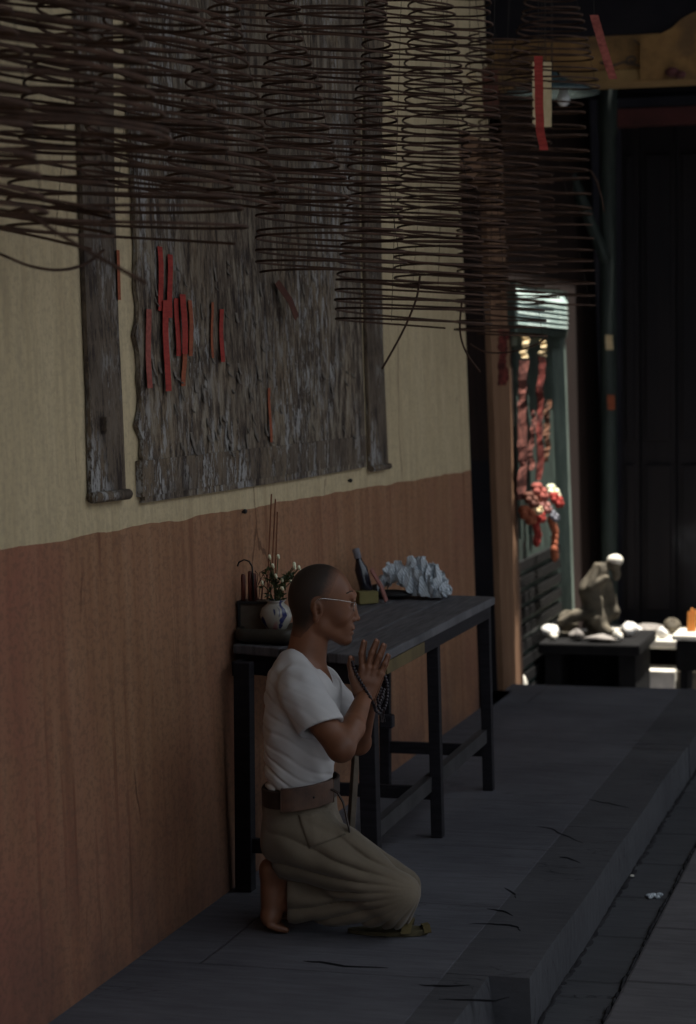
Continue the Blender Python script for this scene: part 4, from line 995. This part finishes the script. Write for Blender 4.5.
# head
hd = SDF((-.18, -.12, .78), (.09, .12, 1.08), .0022)
def head(hd):
    hd.ell(T3(c(320, 593)), (.0885, .075, .083), .0)
    hd.ell(T3(c(313, 602)), (.066, .068, .066), .02)
    hd.ell(T3(c(335, 606)), (.058, .060, .070), .02)
    hd.cone(T3(c(322, 626, -.032)), T3(c(343, 638, -.008)), .027, .016, .025); hd.cone(T3(c(322, 626, .032)), T3(c(343, 638, .008)), .027, .016, .025)
    hd.cone(T3(c(326, 622)), T3(c(343, 634)), .034, .020, .02)
    hd.ell(T3(c(340, 616, -.034)), (.022, .020, .022), .02); hd.ell(T3(c(340, 616, .034)), (.022, .020, .022), .02)
    hd.ell(T3(c(346, 626)), (.020, .028, .024), .018)
    hd.cone(T3(c(350.0, 594.5, -.032)), T3(c(352.3, 594.5, 0)), .0085, .009, .012); hd.cone(T3(c(352.3, 594.5, 0)), T3(c(350.0, 594.5, .032)), .009, .0085, .012)
    for s_ in (-1, 1):
        hd.ell(T3(c(351.5, 603.5, s_ * .031)), (.012, .016, .010), .008, cut=True)
        hd.ell(T3(c(347.0, 603.6, s_ * .031)), (.0115, .014, .0105), .003)
        hd.cone(T3(c(350.3, 601.2, s_ * .020)), T3(c(348.0, 602.2, s_ * .044)), .0022, .0022, .003)
    hd.cone(T3(c(352.3, 600)), T3(c(356.2, 617)), .0065, .0088, .008)
    hd.ell(T3(c(357.2, 618.6)), (.0092, .0095, .0075), .004)
    for s_ in (-1, 1): hd.ell(T3(c(353.6, 619.8, s_ * .0105)), (.0088, .0065, .0062), .004)
    for s_ in (-1, 1): hd.ell(T3(c(356.0, 622.3, s_ * .006)), (.004, .0028, .003), .002, cut=True)
    hd.ell(T3(c(351.4, 626.2)), (.009, .020, .006), .006)
    hd.ell(T3(c(352.6, 628.4)), (.0078, .021, .0042), .003)
    hd.ell(T3(c(351.4, 633.0)), (.0082, .018, .0048), .003)
    hd.cone(T3(c(354.2, 630.7, -.018)), T3(c(355.0, 630.7, 0)), .0013, .0016, .002, cut=True); hd.cone(T3(c(355, 630.7, 0)), T3(c(354.2, 630.7, .018)), .0016, .0013, .002, cut=True)
    hd.ell(T3(c(345.5, 640)), (.0165, .021, .0135), .010)
    for s_ in (-1, 1):                       # ears
        y = s_ * .073
        hd.ell(T3(c(317.0, 609.5, y)), (.0165, .0100, .0265), .004, rot=0, ry=.10)
        hd.ell(T3(c(315.9, 618.5, y)), (.009, .008, .0125), .004)
        hd.ell(T3(c(318.0, 609.5, y + s_ * .0095)), (.0105, .0060, .0185), .003, cut=True, ry=.10)
        hd.ell(T3(c(317.4, 611.5, y + s_ * .006)), (.0065, .0075, .0095), .003, cut=True)
        hd.cone(T3(c(314.6, 604.5, y + s_ * .0055)), T3(c(315.6, 614.0, y + s_ * .0055)), .0030, .0028, .003)
        hd.ell(T3(c(321.3, 611.5, y + s_ * .003)), (.0042, .0045, .0055), .003)
head(hd)
# hair: close-shaved cap of stubble, carried down the neck as painted nape shade
hr = SDF((-.18, -.12, .78), (.09, .12, 1.08), .0022)
hr.ell(T3(c(320, 593)), (.0891, .0756, .0836), .0); hr.ell(T3(c(313, 602)), (.0666, .0686, .0666), .02)
hr.cone(T3(c(311, 628)), T3(c(303, 678)), .0526, .0626, .03); hp = c(340, 572); hr.plane(T3(hp), (.80, 0, -.36))
hq = c(310, 612); 
hr.cone(T3(c(324, 615, -.075)), T3(c(318, 604, -.085)), .020, .020, .006, cut=True); hr.cone(T3(c(324, 615, .075)), T3(c(318, 604, .085)), .020, .020, .006, cut=True)
hr.plane(T3(c(300, 636)), (-.10, 0, -1)); hr.plane(T3(c(316, 619)), (.75, 0, -.66))
# arms, merged on the main skin grid
sk.cone(T3(c(303, 696, -.165)), T3(c(341, 748, -.235)), .046, .037, .02)
sk.cone(T3(c(341, 748, -.235)), T3(c(352, 728, -.16)), .036, .035, .02); sk.cone(T3(c(352, 728, -.16)), T3(c(363, 700, -.042)), .035, .0235, .012)
sk.cone(T3(c(325, 692, .155)), T3(c(358, 742, .235)), .044, .036, .02); sk.cone(T3(c(358, 742, .235)), T3(c(369, 702, .045)), .036, .023, .02)
# hands pressed together, fingers up; a finger = knuckle, middle joint, tip
def hand(s, side, dx=0.0, dy=0.0):
    y = side * .0145
    fz = side * .0
    Wp = c(364.5 + dx, 697 + dy, side * .030)
    kn = [c(362.0 + dx, 668.5 + dy, y), c(368.2 + dx, 667.0 + dy, y), c(374.2 + dx, 669.0 + dy, y), c(380.0 + dx, 673.5 + dy, y)]
    for i, k_ in enumerate(kn):
        w0 = Vector((Wp.x + (i - 1.5) * .0095, side * .024, Wp.z)); s.cone(T3(w0), T3(k_), .0150, .0105, .007)
    s.cone(T3(kn[0].lerp(Wp, .4)), T3(kn[3].lerp(Wp, .4)), .0125, .011, .01)
    tips = [((361.2, 653.5), (363.5, 641.5)), ((371.6, 652.5), (376.0, 640.5)), ((378.8, 656.0), (383.2, 644.6)), ((384.4, 663.5), (387.6, 655.0))]
    R_ = [(.0088, .0082, .0066), (.0090, .0084, .0067), (.0086, .0080, .0064), (.0076, .0070, .0057)]
    out = []
    for i in range(4):
        m_ = c(tips[i][0][0] + dx, tips[i][0][1] + dy, side * .0120); t_ = c(tips[i][1][0] + dx, tips[i][1][1] + dy, side * .0085)
        m_ = m_ + Vector((0, side * .002, 0))
        s.cone(T3(kn[i]), T3(m_), R_[i][0], R_[i][1], .002); s.cone(T3(m_), T3(t_), R_[i][1], R_[i][2], .002)
        s.ell(T3(m_ + Vector((0, side * .003, 0))), (.0080, .0068, .0085), .004); s.ell(T3(kn[i] + Vector((0, side * .005, 0))), (.0085, .007, .0095), .004)
        out.append((m_, t_, R_[i][2]))
    a = c(358 + dx, 691 + dy, side * .022); b_ = c(352.5 + dx, 676 + dy, side * .018); t_ = c(350.0 + dx, 665 + dy, side * .012); t2 = c(350.6 + dx, 657.5 + dy, side * .010)
    s.cone(T3(a), T3(b_), .0165, .0125, .012); s.cone(T3(b_), T3(t_), .0105, .0092, .004); s.cone(T3(t_), T3(t2), .0090, .0072, .003)
    out.append((t_, t2, .0072)); return out
hn = SDF((-.02, -.075, .56), (.20, .075, .85), .0022)
n1 = hand(hn, -1); hn2 = SDF((-.02, -.075, .56), (.20, .075, .85), .0022); hand(hn2, 1, 1.6, 1.0)
hn.d = np.minimum(hn.d, hn2.d)
# feet: toes tucked under, soles facing left
def foot(s, y, dx=0, dz=0):
    he = c(269.5 + dx, 870 - dz, y); ba = c(270 + dx, 912, y)
    s.cone(T3(he), (ba.x, ba.y, .046), .027, .026, .02, sq=((0, 1, 0), .95)); s.cone((ba.x, ba.y - .016, .04), (ba.x, ba.y + .016, .04), .024, .024, .015)
    s.cone(T3(he + Vector((.010, 0, .004))), T3(he + Vector((.055, 0, -.012))), .028, .032, .03)
    s.cone((ba.x + .01, ba.y, .05), T3(he + Vector((.055, 0, -.03))), .022, .026, .02)
    for i in range(5):
        yy = ba.y + (i - 2) * .0155; r_ = (.0115 if i == 0 else .0085)
        s.cone((ba.x, yy, .026), (ba.x + .024, yy, .016), r_, r_, .004); s.cone((ba.x + .024, yy, .016), (ba.x + .046 - .004 * i, yy, .0105), r_, r_ * .85, .003)
foot(sk, -.045); foot(sk, .10, 3)
sk.plane((0, 0, .002), (0, 0, -1))
# resample head and hands into the main grid so that the body is one surface
def merge(dst, src, k=.008):
    sl, X, Y, Z = dst.sub(src.lo + src.h * 2, src.lo + src.h * (src.n - 4))
    def idx(A, i): 
        f_ = (A - src.lo[i]) / src.h; i0 = np.clip(np.floor(f_).astype(int), 0, src.n[i] - 2); return i0, (f_ - i0)
    xi, xf = idx(X[:, 0, 0], 0); yi, yf = idx(Y[0, :, 0], 1); zi, zf = idx(Z[0, 0, :], 2)
    def g_(a, b, e): return src.d[np.ix_(xi + a, yi + b, zi + e)]
    xf = xf[:, None, None]; yf = yf[None, :, None]; zf = zf[None, None, :]
    r_ = 0
    for a in (0, 1):
        for b in (0, 1):
            for e in (0, 1): r_ = r_ + g_(a, b, e) * (xf if a else 1 - xf) * (yf if b else 1 - yf) * (zf if e else 1 - zf)
    dst._join(sl, r_.astype(np.float32), k)
def upsample(src, h2):
    dst = SDF(src.lo, src.lo + src.h * (src.n - 1), h2); dst.d[:] = .06; merge(dst, src, 0); return dst
big = upsample(sk, .0022)
merge(big, hd, .012); merge(big, hn, .008)
body = big.build('body', M['skin'], man)
dp_ = n_
hx_, hz_ = HAIRS.outputs[0], HAIRS.outputs[2]
dist_ = HAIRN.math('ADD', HAIRN.math('MULTIPLY', hx_, -.912), HAIRN.math('ADD', HAIRN.math('MULTIPLY', hz_, .410), .912 * hp.x - .410 * hp.z))
den_ = HAIRN.math('ADD', HAIRN.math('MULTIPLY', dist_, 26), HAIRN.math('MULTIPLY', HAIRN.math('SUBTRACT', HAIRN.noise(160, 3, .6, HAIRN.co()), .5), .6))
nape_ = HAIRN.math('MULTIPLY', HAIRN.math('SUBTRACT', hz_, c(300, 636).z - .002), 22)
den_ = HAIRN.math('MINIMUM', den_, nape_)
HAIRN.color(HAIRN.mix(HAIRN.ramp(den_, [(.0, (0, 0, 0)), (.9, (1, 1, 1))]), lin((110, 72, 52)), lin((46, 36, 31))))
hair = hr.build('hair', HAIRN.m, man); hair['label'] = 'dark shaved stubble, neck shade painted in below it'
# nails
for (m_, t_, r_) in n1:
    d_ = (t_ - m_).normalized(); mb = MB(); p_ = t_ + Vector((0, -r_ * .78, 0)) + d_ * r_ * .2
    mb.ball(p_, r_ * .62, r_ * .28, r_ * .85, 10, 6); mb.build('fingernail', M['nail'], man, smooth=True)
# eyebrows and lashes
for s_ in (-1, 1):
    mb = MB(); mb.tube([c(353.0, 592.4, s_ * .014), c(352.4, 591.4, s_ * .024), c(350.0, 591.6, s_ * .036), c(346.4, 593.4, s_ * .047)], [.0016, .0024, .0022, .001], 6)
    mb.build('eyebrow', M['eye_dark'], man, smooth=True)
    mb = MB(); mb.tube([c(351.0, 604.4, s_ * .021), c(351.3, 604.8, s_ * .031), c(348.9, 604.6, s_ * .042)], [.0008, .0014, .0008], 5); mb.build('eyelashes', M['eye_dark'], man)

# T-shirt
yw = -.26
def rotd(v): return v
sh = SDF((-.30, -.37, .30), (.14, .34, .92), .0034)
cc = c(302, 722)
sh.ell((cc.x, 0, cc.z), (.106, .165, .15), .0, rot=yw)
c2 = c(299, 770); sh.ell((c2.x, 0, c2.z), (.094, .140, .13), .05, rot=yw)
c3 = c(301, 797); sh.ell((c3.x, 0, c3.z), (.096, .142, .06), .04, rot=yw)
sh.cone(T3(c(300, 690, -.145)), T3(c(319, 686, .14)), .058, .056, .04)
sh.cone(T3(c(297, 664, -.04)), T3(c(297, 684, -.13)), .034, .05, .03); sh.cone(T3(c(303, 664, .04)), T3(c(314, 682, .12)), .034, .05, .03)
sh.cone(T3(c(296, 662, -.03)), T3(c(299, 662, .03)), .045, .045, .03)
sh.ell(T3(c(316, 690)), (.07, .10, .07), .03, rot=yw); sh.ell(T3(c(298, 690)), (.090, .135, .118), .02, rot=yw)
# sleeves
a = c(302, 693, -.16); b_ = c(322, 727, -.205); sh.cone(T3(a), T3(b_), .065, .066, .010)
a2 = c(322, 688, .15); b2 = c(344, 712, .195); sh.cone(T3(a2), T3(b2), .058, .055, .025)
fw = wob(5, 22, 18, 22); fw2 = wob(8, 75, 50, 60)
def shirt_folds(X, Y, Z):
    P = (Z * 150 + X * 95 + 3.2 * fw(X, Y, Z)); low = np.clip((.80 - Z) / .35, 0, 1) * np.clip((Z - .38) / .05, 0.3, 1)
    back = np.clip((-.10 - X) / .10, 0, 1)
    f1 = -.0075 * (np.maximum(0, np.sin(P)) ** 2) * low * (.35 + .65 * back)
    f2 = .0035 * fw2(X, Y, Z)
    return -(f1) * 1.0 + f2
sh.disp(shirt_folds)
# hem and sleeve openings
hz = c(300, 790, -.14).z; sh.plane((c(300, 790).x, 0, hz), (.10, 0, -1))
dn = Vector(b_ - a).normalized()
sh.d_backup = None
hem = b_ + dn * .012
X, Y, Z = np.meshgrid(*sh.ax, indexing='ij', sparse=True)
def cut_half(s, p_, n_, c0, rad):
    n_ = Vector(n_).normalized(); d = ((X - p_[0]) * n_.x + (Y - p_[1]) * n_.y + (Z - p_[2]) * n_.z)
    dc = np.sqrt((X - c0[0]) ** 2 + (Y - c0[1]) ** 2 + (Z - c0[2]) ** 2) - rad
    s.d = np.maximum(s.d, -np.maximum(-d, dc)).astype(np.float32)
cut_half(sh, b_, (.30, -.35, -.85), b_ + Vector((.05, -.05, -.06)), .125)
cut_half(sh, b2, (.62, .20, -.72), b2 + Vector((.04, .03, -.03)), .10)
# the hollow inside: arm and neck room
sh.cone(T3(a.lerp(b_, .45)), T3(b_ + dn * .1), .050, .054, 0, cut=True)
sh.cone(T3(a2.lerp(b2, .55)), T3(b2 + (b2 - a2).normalized() * .1), .044, .049, 0, cut=True)
sh.cone(T3(c(311, 622)), T3(c(305, 664)), .056, .066, .006, cut=True)
sh.cone(T3(c(318, 650, -.005)), T3(c(342, 686, -.04)), .058, .016, .006, cut=True)
sh.cone(T3(c(306, 668)), T3(c(318, 680)), .045, .03, .004, cut=True)
vq_ = c(318, 664.5, -.03); cc_ = c(322, 664, -.02); n_v = Vector((.64, 0, .77))
d1 = -((X - vq_.x) * n_v.x + (Z - vq_.z) * n_v.z); d2_ = np.sqrt((X - cc_.x) ** 2 + ((Y - cc_.y) * .9) ** 2 + (Z - cc_.z) ** 2) - .078
sh.d = np.maximum(sh.d, -np.maximum(d1, d2_)).astype(np.float32)
shirt = sh.build('shirt', M['shirt'], man); shirt['label'] = 'short-sleeved white V-neck T-shirt'
# thin inner torso so that the neckline shows skin is part of the body (built above)

# trousers
tr_ = SDF((-.30, -.32, 0), (.30, .32, .50), .0034)
p1 = c(300, 832); tr_.ell((p1.x + .0, 0, p1.z), (.108, .160, .125), 0, rot=yw)
p2 = c(301, 800); tr_.ell((p2.x, 0, p2.z), (.098, .140, .07), .03, rot=yw)
tr_.cone(T3(c(306, 846, -.08)), T3(c(391, 897, -.14)), .098, .066, .04); tr_.cone(T3(c(310, 838, .085)), T3(c(398, 890, .12)), .098, .068, .04)
tr_.cone(T3(c(340, 857, -.10)), T3(c(391, 896, -.14)), .088, .068, .02)
tr_.ell(T3(c(394, 897, -.14)), (.070, .07, .068), .02)
tr_.cone(T3(c(392, 908, -.13)), T3(c(298, 901, -.055)), .058, .058, .012); tr_.cone(T3(c(392, 903, .12)), T3(c(300, 893, .10)), .056, .055, .012)
tr_.cone(T3(c(290, 880, -.05)), T3(c(300, 902, -.055)), .05, .055, .02)
g1 = wob(21, 16, 16, 20); g2 = wob(22, 34, 30, 34)
kp = c(405, 888, -.15)
def tfold(X, Y, Z):
    # folds fan out from the knee towards hip and seat
    ang = np.arctan2(Z - kp.z + .0, kp.x + .05 - X); rr_ = np.sqrt((Z - kp.z) ** 2 + (X - kp.x) ** 2)
    P = ang * 34 + 2.8 * g1(X, Y, Z); ridge = np.abs(np.sin(P * .5)) ; sharp = 1 - ridge ** .7
    amp = .0135 * np.clip((rr_ - .03) / .12, 0.1, 1) * np.clip((.36 - Z) / .1, 0.25, 1)
    return -(-sharp * amp + .006 * g2(X, Y, Z) + .004) + .0
tr_.disp(tfold)
tr_.plane((c(300, 790).x, 0, c(300, 792, -.14).z), (-.10, 0, 1)); tr_.plane((0, 0, .004), (0, 0, -1))
hx = c(288, 900).x
Xm, Ym, Zm = np.meshgrid(*tr_.ax, indexing='ij', sparse=True)
ankle = np.maximum(Xm - (hx + .10 * (.10 - Zm) * 0), Zm - c(285, 873).z); tr_.d = np.maximum(tr_.d, -ankle).astype(np.float32)
trousers = tr_.build('trousers', M['trousers'], man); trousers['label'] = 'baggy khaki trousers with deep folds'
dg = bpy.context.evaluated_depsgraph_get()
# pocket flap with crease, from the surface of the trousers
def surf(px, py, off=.002, o_=None):
    """where the sight line from the side meets the trousers"""
    from mathutils.bvhtree import BVHTree
    global _bv
    p_ = S(px, py, -.4); q_ = S(px, py, 0.2); d_ = (q_ - p_).normalized()
    h_ = (_bv if o_ is None else o_).ray_cast(p_, d_, 1.0)
    return (h_[0] - d_ * off) if h_[0] else S(px, py, -.14)
from mathutils.bvhtree import BVHTree
def bvh(o):
    return BVHTree.FromPolygons([v.co.copy() for v in o.data.vertices], [tuple(p_.vertices) for p_ in o.data.polygons])
_bv = bvh(trousers)
def patch(name, quad, mat, th, nx=14, ny=12, puff=.0, bv=None):
    vs = []; (A, B_, C_, D) = [Vector((x, y, 0)) for x, y in quad]
    for i in range(nx + 1):
        for j in range(ny + 1):
            u = i / nx; v = j / ny; q = A.lerp(B_, u).lerp(D.lerp(C_, u), v)
            s = surf(q.x, q.y, th + puff * (math.sin(PI * u) * math.sin(PI * v)) ** .4 + .0015 * math.sin(u * 17 + v * 5) * puff * 100, bv); vs.append(s)
    # smooth the depth a little
    mb = MB(); n = len(vs); back = [v + Vector((0, .008, 0)) for v in vs]
    fs = [(i * (ny + 1) + j, i * (ny + 1) + j + 1, (i + 1) * (ny + 1) + j + 1, (i + 1) * (ny + 1) + j) for i in range(nx) for j in range(ny)]
    rim = [i * (ny + 1) for i in range(nx + 1)] + [nx * (ny + 1) + j for j in range(1, ny + 1)] + [i * (ny + 1) + ny for i in range(nx - 1, -1, -1)] + [j for j in range(ny - 1, 0, -1)]
    fs += [(rim[k], rim[(k + 1) % len(rim)], n + rim[(k + 1) % len(rim)], n + rim[k]) for k in range(len(rim))]
    mb.add(vs + back, fs); o = mb.build(name, mat, man, smooth=True); return o
patch('pocket', [(298, 815), (331, 810), (346, 834), (309, 849)], M['trousers'], .003, puff=.007)
# belt
zb0 = c(300, 791, -.14).z
def band(name, mat, sc0, sc1, z0, z1, a0, a1, n, par, cap=False):
    rows = []; xs = []
    closed = a1 - a0 > 6.2
    for k in range(n + (0 if closed else 1)):
        a_ = a0 + (a1 - a0) * k / n; x = .104 * math.cos(a_); y = .147 * math.sin(a_); X_, Y_ = x * math.cos(yw) - y * math.sin(yw), x * math.sin(yw) + y * math.cos(yw)
        for (s_, zz) in ((sc0, z0), (sc1, z0 + .002), (sc1, z1 - .002), (sc0, z1)): rows.append((p2.x + X_ * s_, Y_ * s_, zb0 + zz + .10 * X_))
    m_ = len(rows) // 4; mb = MB()
    fs = [(k * 4 + j, k * 4 + (j + 1) % 4, ((k + 1) % m_) * 4 + (j + 1) % 4, ((k + 1) % m_) * 4 + j) for k in range(m_ if closed else m_ - 1) for j in range(4)]
    if not closed: fs += [(0, 1, 2, 3), tuple((m_ - 1) * 4 + k for k in (3, 2, 1, 0))]
    mb.add(rows, fs); return mb.build(name, mat, par, bevel=.0015)
belt = band('belt', M['belt_dark'], .98, 1.045, -.048, .004, 0, 2 * PI, 64, man); belt['label'] = 'wide dark leather belt'
angs = [a_ / 200 * 2 * PI - PI for a_ in range(101)]
def bx_(a_): x = .104 * math.cos(a_); y = .147 * math.sin(a_); return p2.x + x * math.cos(yw) - y * math.sin(yw)
cand = [a_ for a_ in angs if c(282, 797, -.14).x < bx_(a_) < c(330, 797, -.14).x]
o = band('belt_pouch', M['belt'], 1.05, 1.13, -.054, .014, min(cand), max(cand), 20, man); o['label'] = 'flat brown leather money pouch on the belt'
am = min(cand) * .42 + max(cand) * .58; x = .104 * 1.135 * math.cos(am); y = .147 * 1.135 * math.sin(am)
mb = MB(); mb.ball((p2.x + x * math.cos(yw) - y * math.sin(yw), x * math.sin(yw) + y * math.cos(yw), zb0 - .018), .0035, .002, .0035, 10, 6); mb.build('stud', M['cast'], o)
mb = MB(); ribbon(mb, [S(331, 789, -.09), S(338, 793, -.11), S(343, 802, -.115), S(346, 814, -.125), S(348, 824, -.135), S(350, 832, -.13)], .014, .003, (.2, 1, .1)); mb.build('belt_strap', M['belt_dark'], man)

# glasses
gl = empty('glasses', (0, 0, 0)); gl.parent = man; gl['label'] = 'thin metal-framed glasses'
mb = MB()
for s_ in (-1, 1):
    cen = c(355.2, 606.0, s_ * .030); pts = []
    for k in range(25):
        a_ = 2 * PI * k / 24; pts.append(cen + Vector((-.004 * abs(math.cos(a_)) + .002 * math.sin(a_) , .0235 * math.cos(a_), .0150 * math.sin(a_))))
    mb.tube(pts, .0011, 6)
    mb.tube([c(354.6, 602.5, s_ * .052), c(350, 602.0, s_ * .066), c(338, 600.0, s_ * .074), c(323, 598.4, s_ * .078), c(318, 599.2, s_ * .081), c(314.2, 603, s_ * .080)], .0013, 6)
mb.tube([c(356.0, 604.5, -.0075), c(356.6, 603.5, 0), c(356.0, 604.5, .0075)], .0011, 6)
mb.build('frame', M['metal'], gl, smooth=True)
for s_ in (-1, 1):
    cen = c(355.2, 606.0, s_ * .030); mb = MB(); vs = [cen + Vector((.0, 0, 0))]
    for dxx in (0, -.0015):
        vs2 = [cen + Vector((-.004 * abs(math.cos(2 * PI * k / 24)) + .002 * math.sin(2 * PI * k / 24) + dxx, .0230 * math.cos(2 * PI * k / 24), .0145 * math.sin(2 * PI * k / 24))) for k in range(24)]
        if dxx == 0: fa = vs2
        else: fb = vs2
    mb.add(fa + fb, [tuple(range(24)), tuple(range(24, 48))[::-1]] + [(k, (k + 1) % 24, 24 + (k + 1) % 24, 24 + k) for k in range(24)])
    mb.build('lens', M['lens'], gl)

# prayer beads over the hands (held, a thing of its own)
def world(v): return O + Matrix.Rotation(YAW, 3, 'Z') @ v
bv2 = bvh(body)
PBk = empty('prayer_beads', world(S(370, 703, -.05))); tag(PBk, 'dark prayer beads looped over the man\'s joined hands', 'prayer beads')
path = []
for px, py in ((352.5, 662), (354, 668), (357.5, 676), (361.5, 683), (366, 690), (370, 697), (373.5, 704)):
    path.append(surf(px, py, .0055, bv2))
path += [S(376, 711, -.045), S(380, 714, -.03), S(384, 710, -.02), S(386.5, 702, -.005), S(387.5, 692, .0), S(387, 683, .004), S(385, 676, .012)]
far = [S(381, 688, .03), S(377, 698, .034), S(379, 706, .02), S(383, 698, -.012), S(384, 689, -.012), S(380.5, 700, -.02), S(378, 707, -.03), S(383, 712, -.03)]
def beads(pts, step=.0096, r_=.0052):
    L = [0]
    for i in range(1, len(pts)): L.append(L[-1] + (pts[i] - pts[i - 1]).length)
    mb = MB(); d_ = 0; 
    while d_ < L[-1]:
        i = max(j for j in range(len(L)) if L[j] <= d_); i = min(i, len(pts) - 2); u = (d_ - L[i]) / max(L[i + 1] - L[i], 1e-6)
        q = world(pts[i].lerp(pts[i + 1], u)) - Vector(PBk.location); mb.ball(q, r_, r_, r_, 8, 6); d_ += step
    return mb
beads(path).build('bead_strand', M['bead_gloss'], PBk, smooth=True)
beads(far, .009, .005).build('bead_loop', M['bead_gloss'], PBk, smooth=True)
mb = MB()
for i in range(14):
    a = world(S(383 + rg.uniform(-2, 2), 710, -.03)) - Vector(PBk.location); mb.tube([a, a + Vector((rg.uniform(-.006, .006), rg.uniform(-.006, .006), -.035))], .001, 4)
mb.build('tassel', M['beads'], PBk)

# sandal under the knee
s0 = world(Vector((S(388, 925, -.15).x, -.085, 0))); s0.z = 0
sd = empty('sandal', s0, YAW - .12); tag(sd, 'worn olive sandal poking out under the man\'s knee', 'sandal')
mb = MB(); pr = []
for k in range(28):
    a = 2 * PI * k / 28; pr.append((.115 * math.cos(a), (.042 + .008 * math.cos(a)) * math.sin(a)))
vs = [(x, y, .001) for x, y in pr] + [(x, y, .013 + .004 * max(0, x) * 10) for x, y in pr]
mb.add(vs, [tuple(range(28))[::-1], tuple(range(28, 56))] + [(k, (k + 1) % 28, 28 + (k + 1) % 28, 28 + k) for k in range(28)])
mb.build('sole', M['sandal'], sd, bevel=.002)
mb = MB(); ribbon(mb, [(.055, -.05, .012), (.058, -.038, .03), (.062, -.01, .042), (.062, .02, .040), (.056, .046, .014)], .028, .004, (1, .1, .1)); mb.build('strap', M['sandal_strap'], sd)
mb = MB(); ribbon(mb, [(.118, -.03, .012), (.112, -.012, .028), (.104, .012, .028), (.10, .036, .012)], .02, .004, (1, .1, .2)); mb.build('toe_band', M['sandal_strap'], sd)

# stone figure on the bench
FY = 12.1; fb = at_Y(590, 640, FY); 
fg = SDF((-.32, -.2, 0), (.26, .2, .50), .006)
kk = (FY / math.cos(YAW)) * .9646 / F
O2 = Vector((fb.x, FY, zt_)); Mi2 = (Matrix.Translation(O2) @ Matrix.Rotation(YAW, 4, 'Z')).inverted()
def S2(px, py, y=0.0):
    d = (Matrix.Rotation(-YAW, 3, 'Z') @ ray(px, py)); o_ = Mi2 @ Vector((0, 0, CAM_H)); t = (y - o_.y) / d.y; v = o_ + d * t; return (v.x, v.y, v.z)
fg.cone(S2(600, 571), S2(590, 590), .045, .060, .02); fg.cone(S2(590, 590), S2(597, 620), .060, .075, .02)
fg.ell(S2(614, 564), (.045, .042, .040), .012); fg.cone(S2(616, 572), S2(616, 577), .025, .020, .01)
fg.cone(S2(597, 566, -.05), S2(590, 588, -.08), .022, .020, .01); fg.cone(S2(590, 588, -.08), S2(606, 578, -.07), .020, .018, .01)
fg.cone(S2(603, 575, .04), S2(612, 612, .02), .035, .045, .02); fg.cone(S2(595, 620, -.05), S2(606, 632, -.06), .050, .035, .02)
fg.cone(S2(590, 612, -.03), S2(575, 616, -.04), .040, .034, .02); fg.cone(S2(575, 616, -.04), S2(562, 622, -.04), .03, .028, .02)
fg.cone(S2(560, 637), S2(625, 637), .028, .028, .02, sq=((0, 1, 0), .5))
fg.plane((0, 0, .003), (0, 0, -1)); nf = wob(31, 40, 40, 40); fg.disp(lambda X, Y, Z: .006 * nf(X, Y, Z))
fr_ = empty('stone_figure', O2, YAW); tag(fr_, 'weathered stone figure hunched on the bench with sunlit pale head', 'statue')
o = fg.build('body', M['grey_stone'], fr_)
mb = MB(); mb.ball(S2(615, 560.5), .046, .045, .036, 18, 10); o = mb.build('cap', M['pale_stone'], fr_, smooth=True); o['label'] = 'pale shell painting sunlight onto the figure head'  # pale shell puts the sunlit top of the head into the colour

# ------------------------------------------------------------------ light
W = bpy.data.worlds.new('sky'); bpy.context.scene.world = W; W.use_nodes = True
bg = W.node_tree.nodes['Background']; bg.inputs[0].default_value = (.84, .92, 1.0, 1); bg.inputs[1].default_value = 1.0
sl_ = bpy.data.lights.new('sun', 'SUN'); sl_.energy = 11; sl_.angle = .009; sl_.color = (1, .95, .86)
so = bpy.data.objects.new('sun', sl_); COL.objects.link(so)
sd_ = Vector((-.17, -.08, -.98)).normalized(); so.rotation_mode = 'QUATERNION'; so.rotation_quaternion = sd_.to_track_quat('-Z', 'Y')
S_ = bpy.context.scene
S_.view_settings.view_transform = 'Standard'; S_.view_settings.look = 'None'; S_.view_settings.gamma = 1; S_.view_settings.use_curve_mapping = False
S_.view_settings.exposure = 0.28
S_.cycles.use_denoising = True; S_.cycles.max_bounces = 6
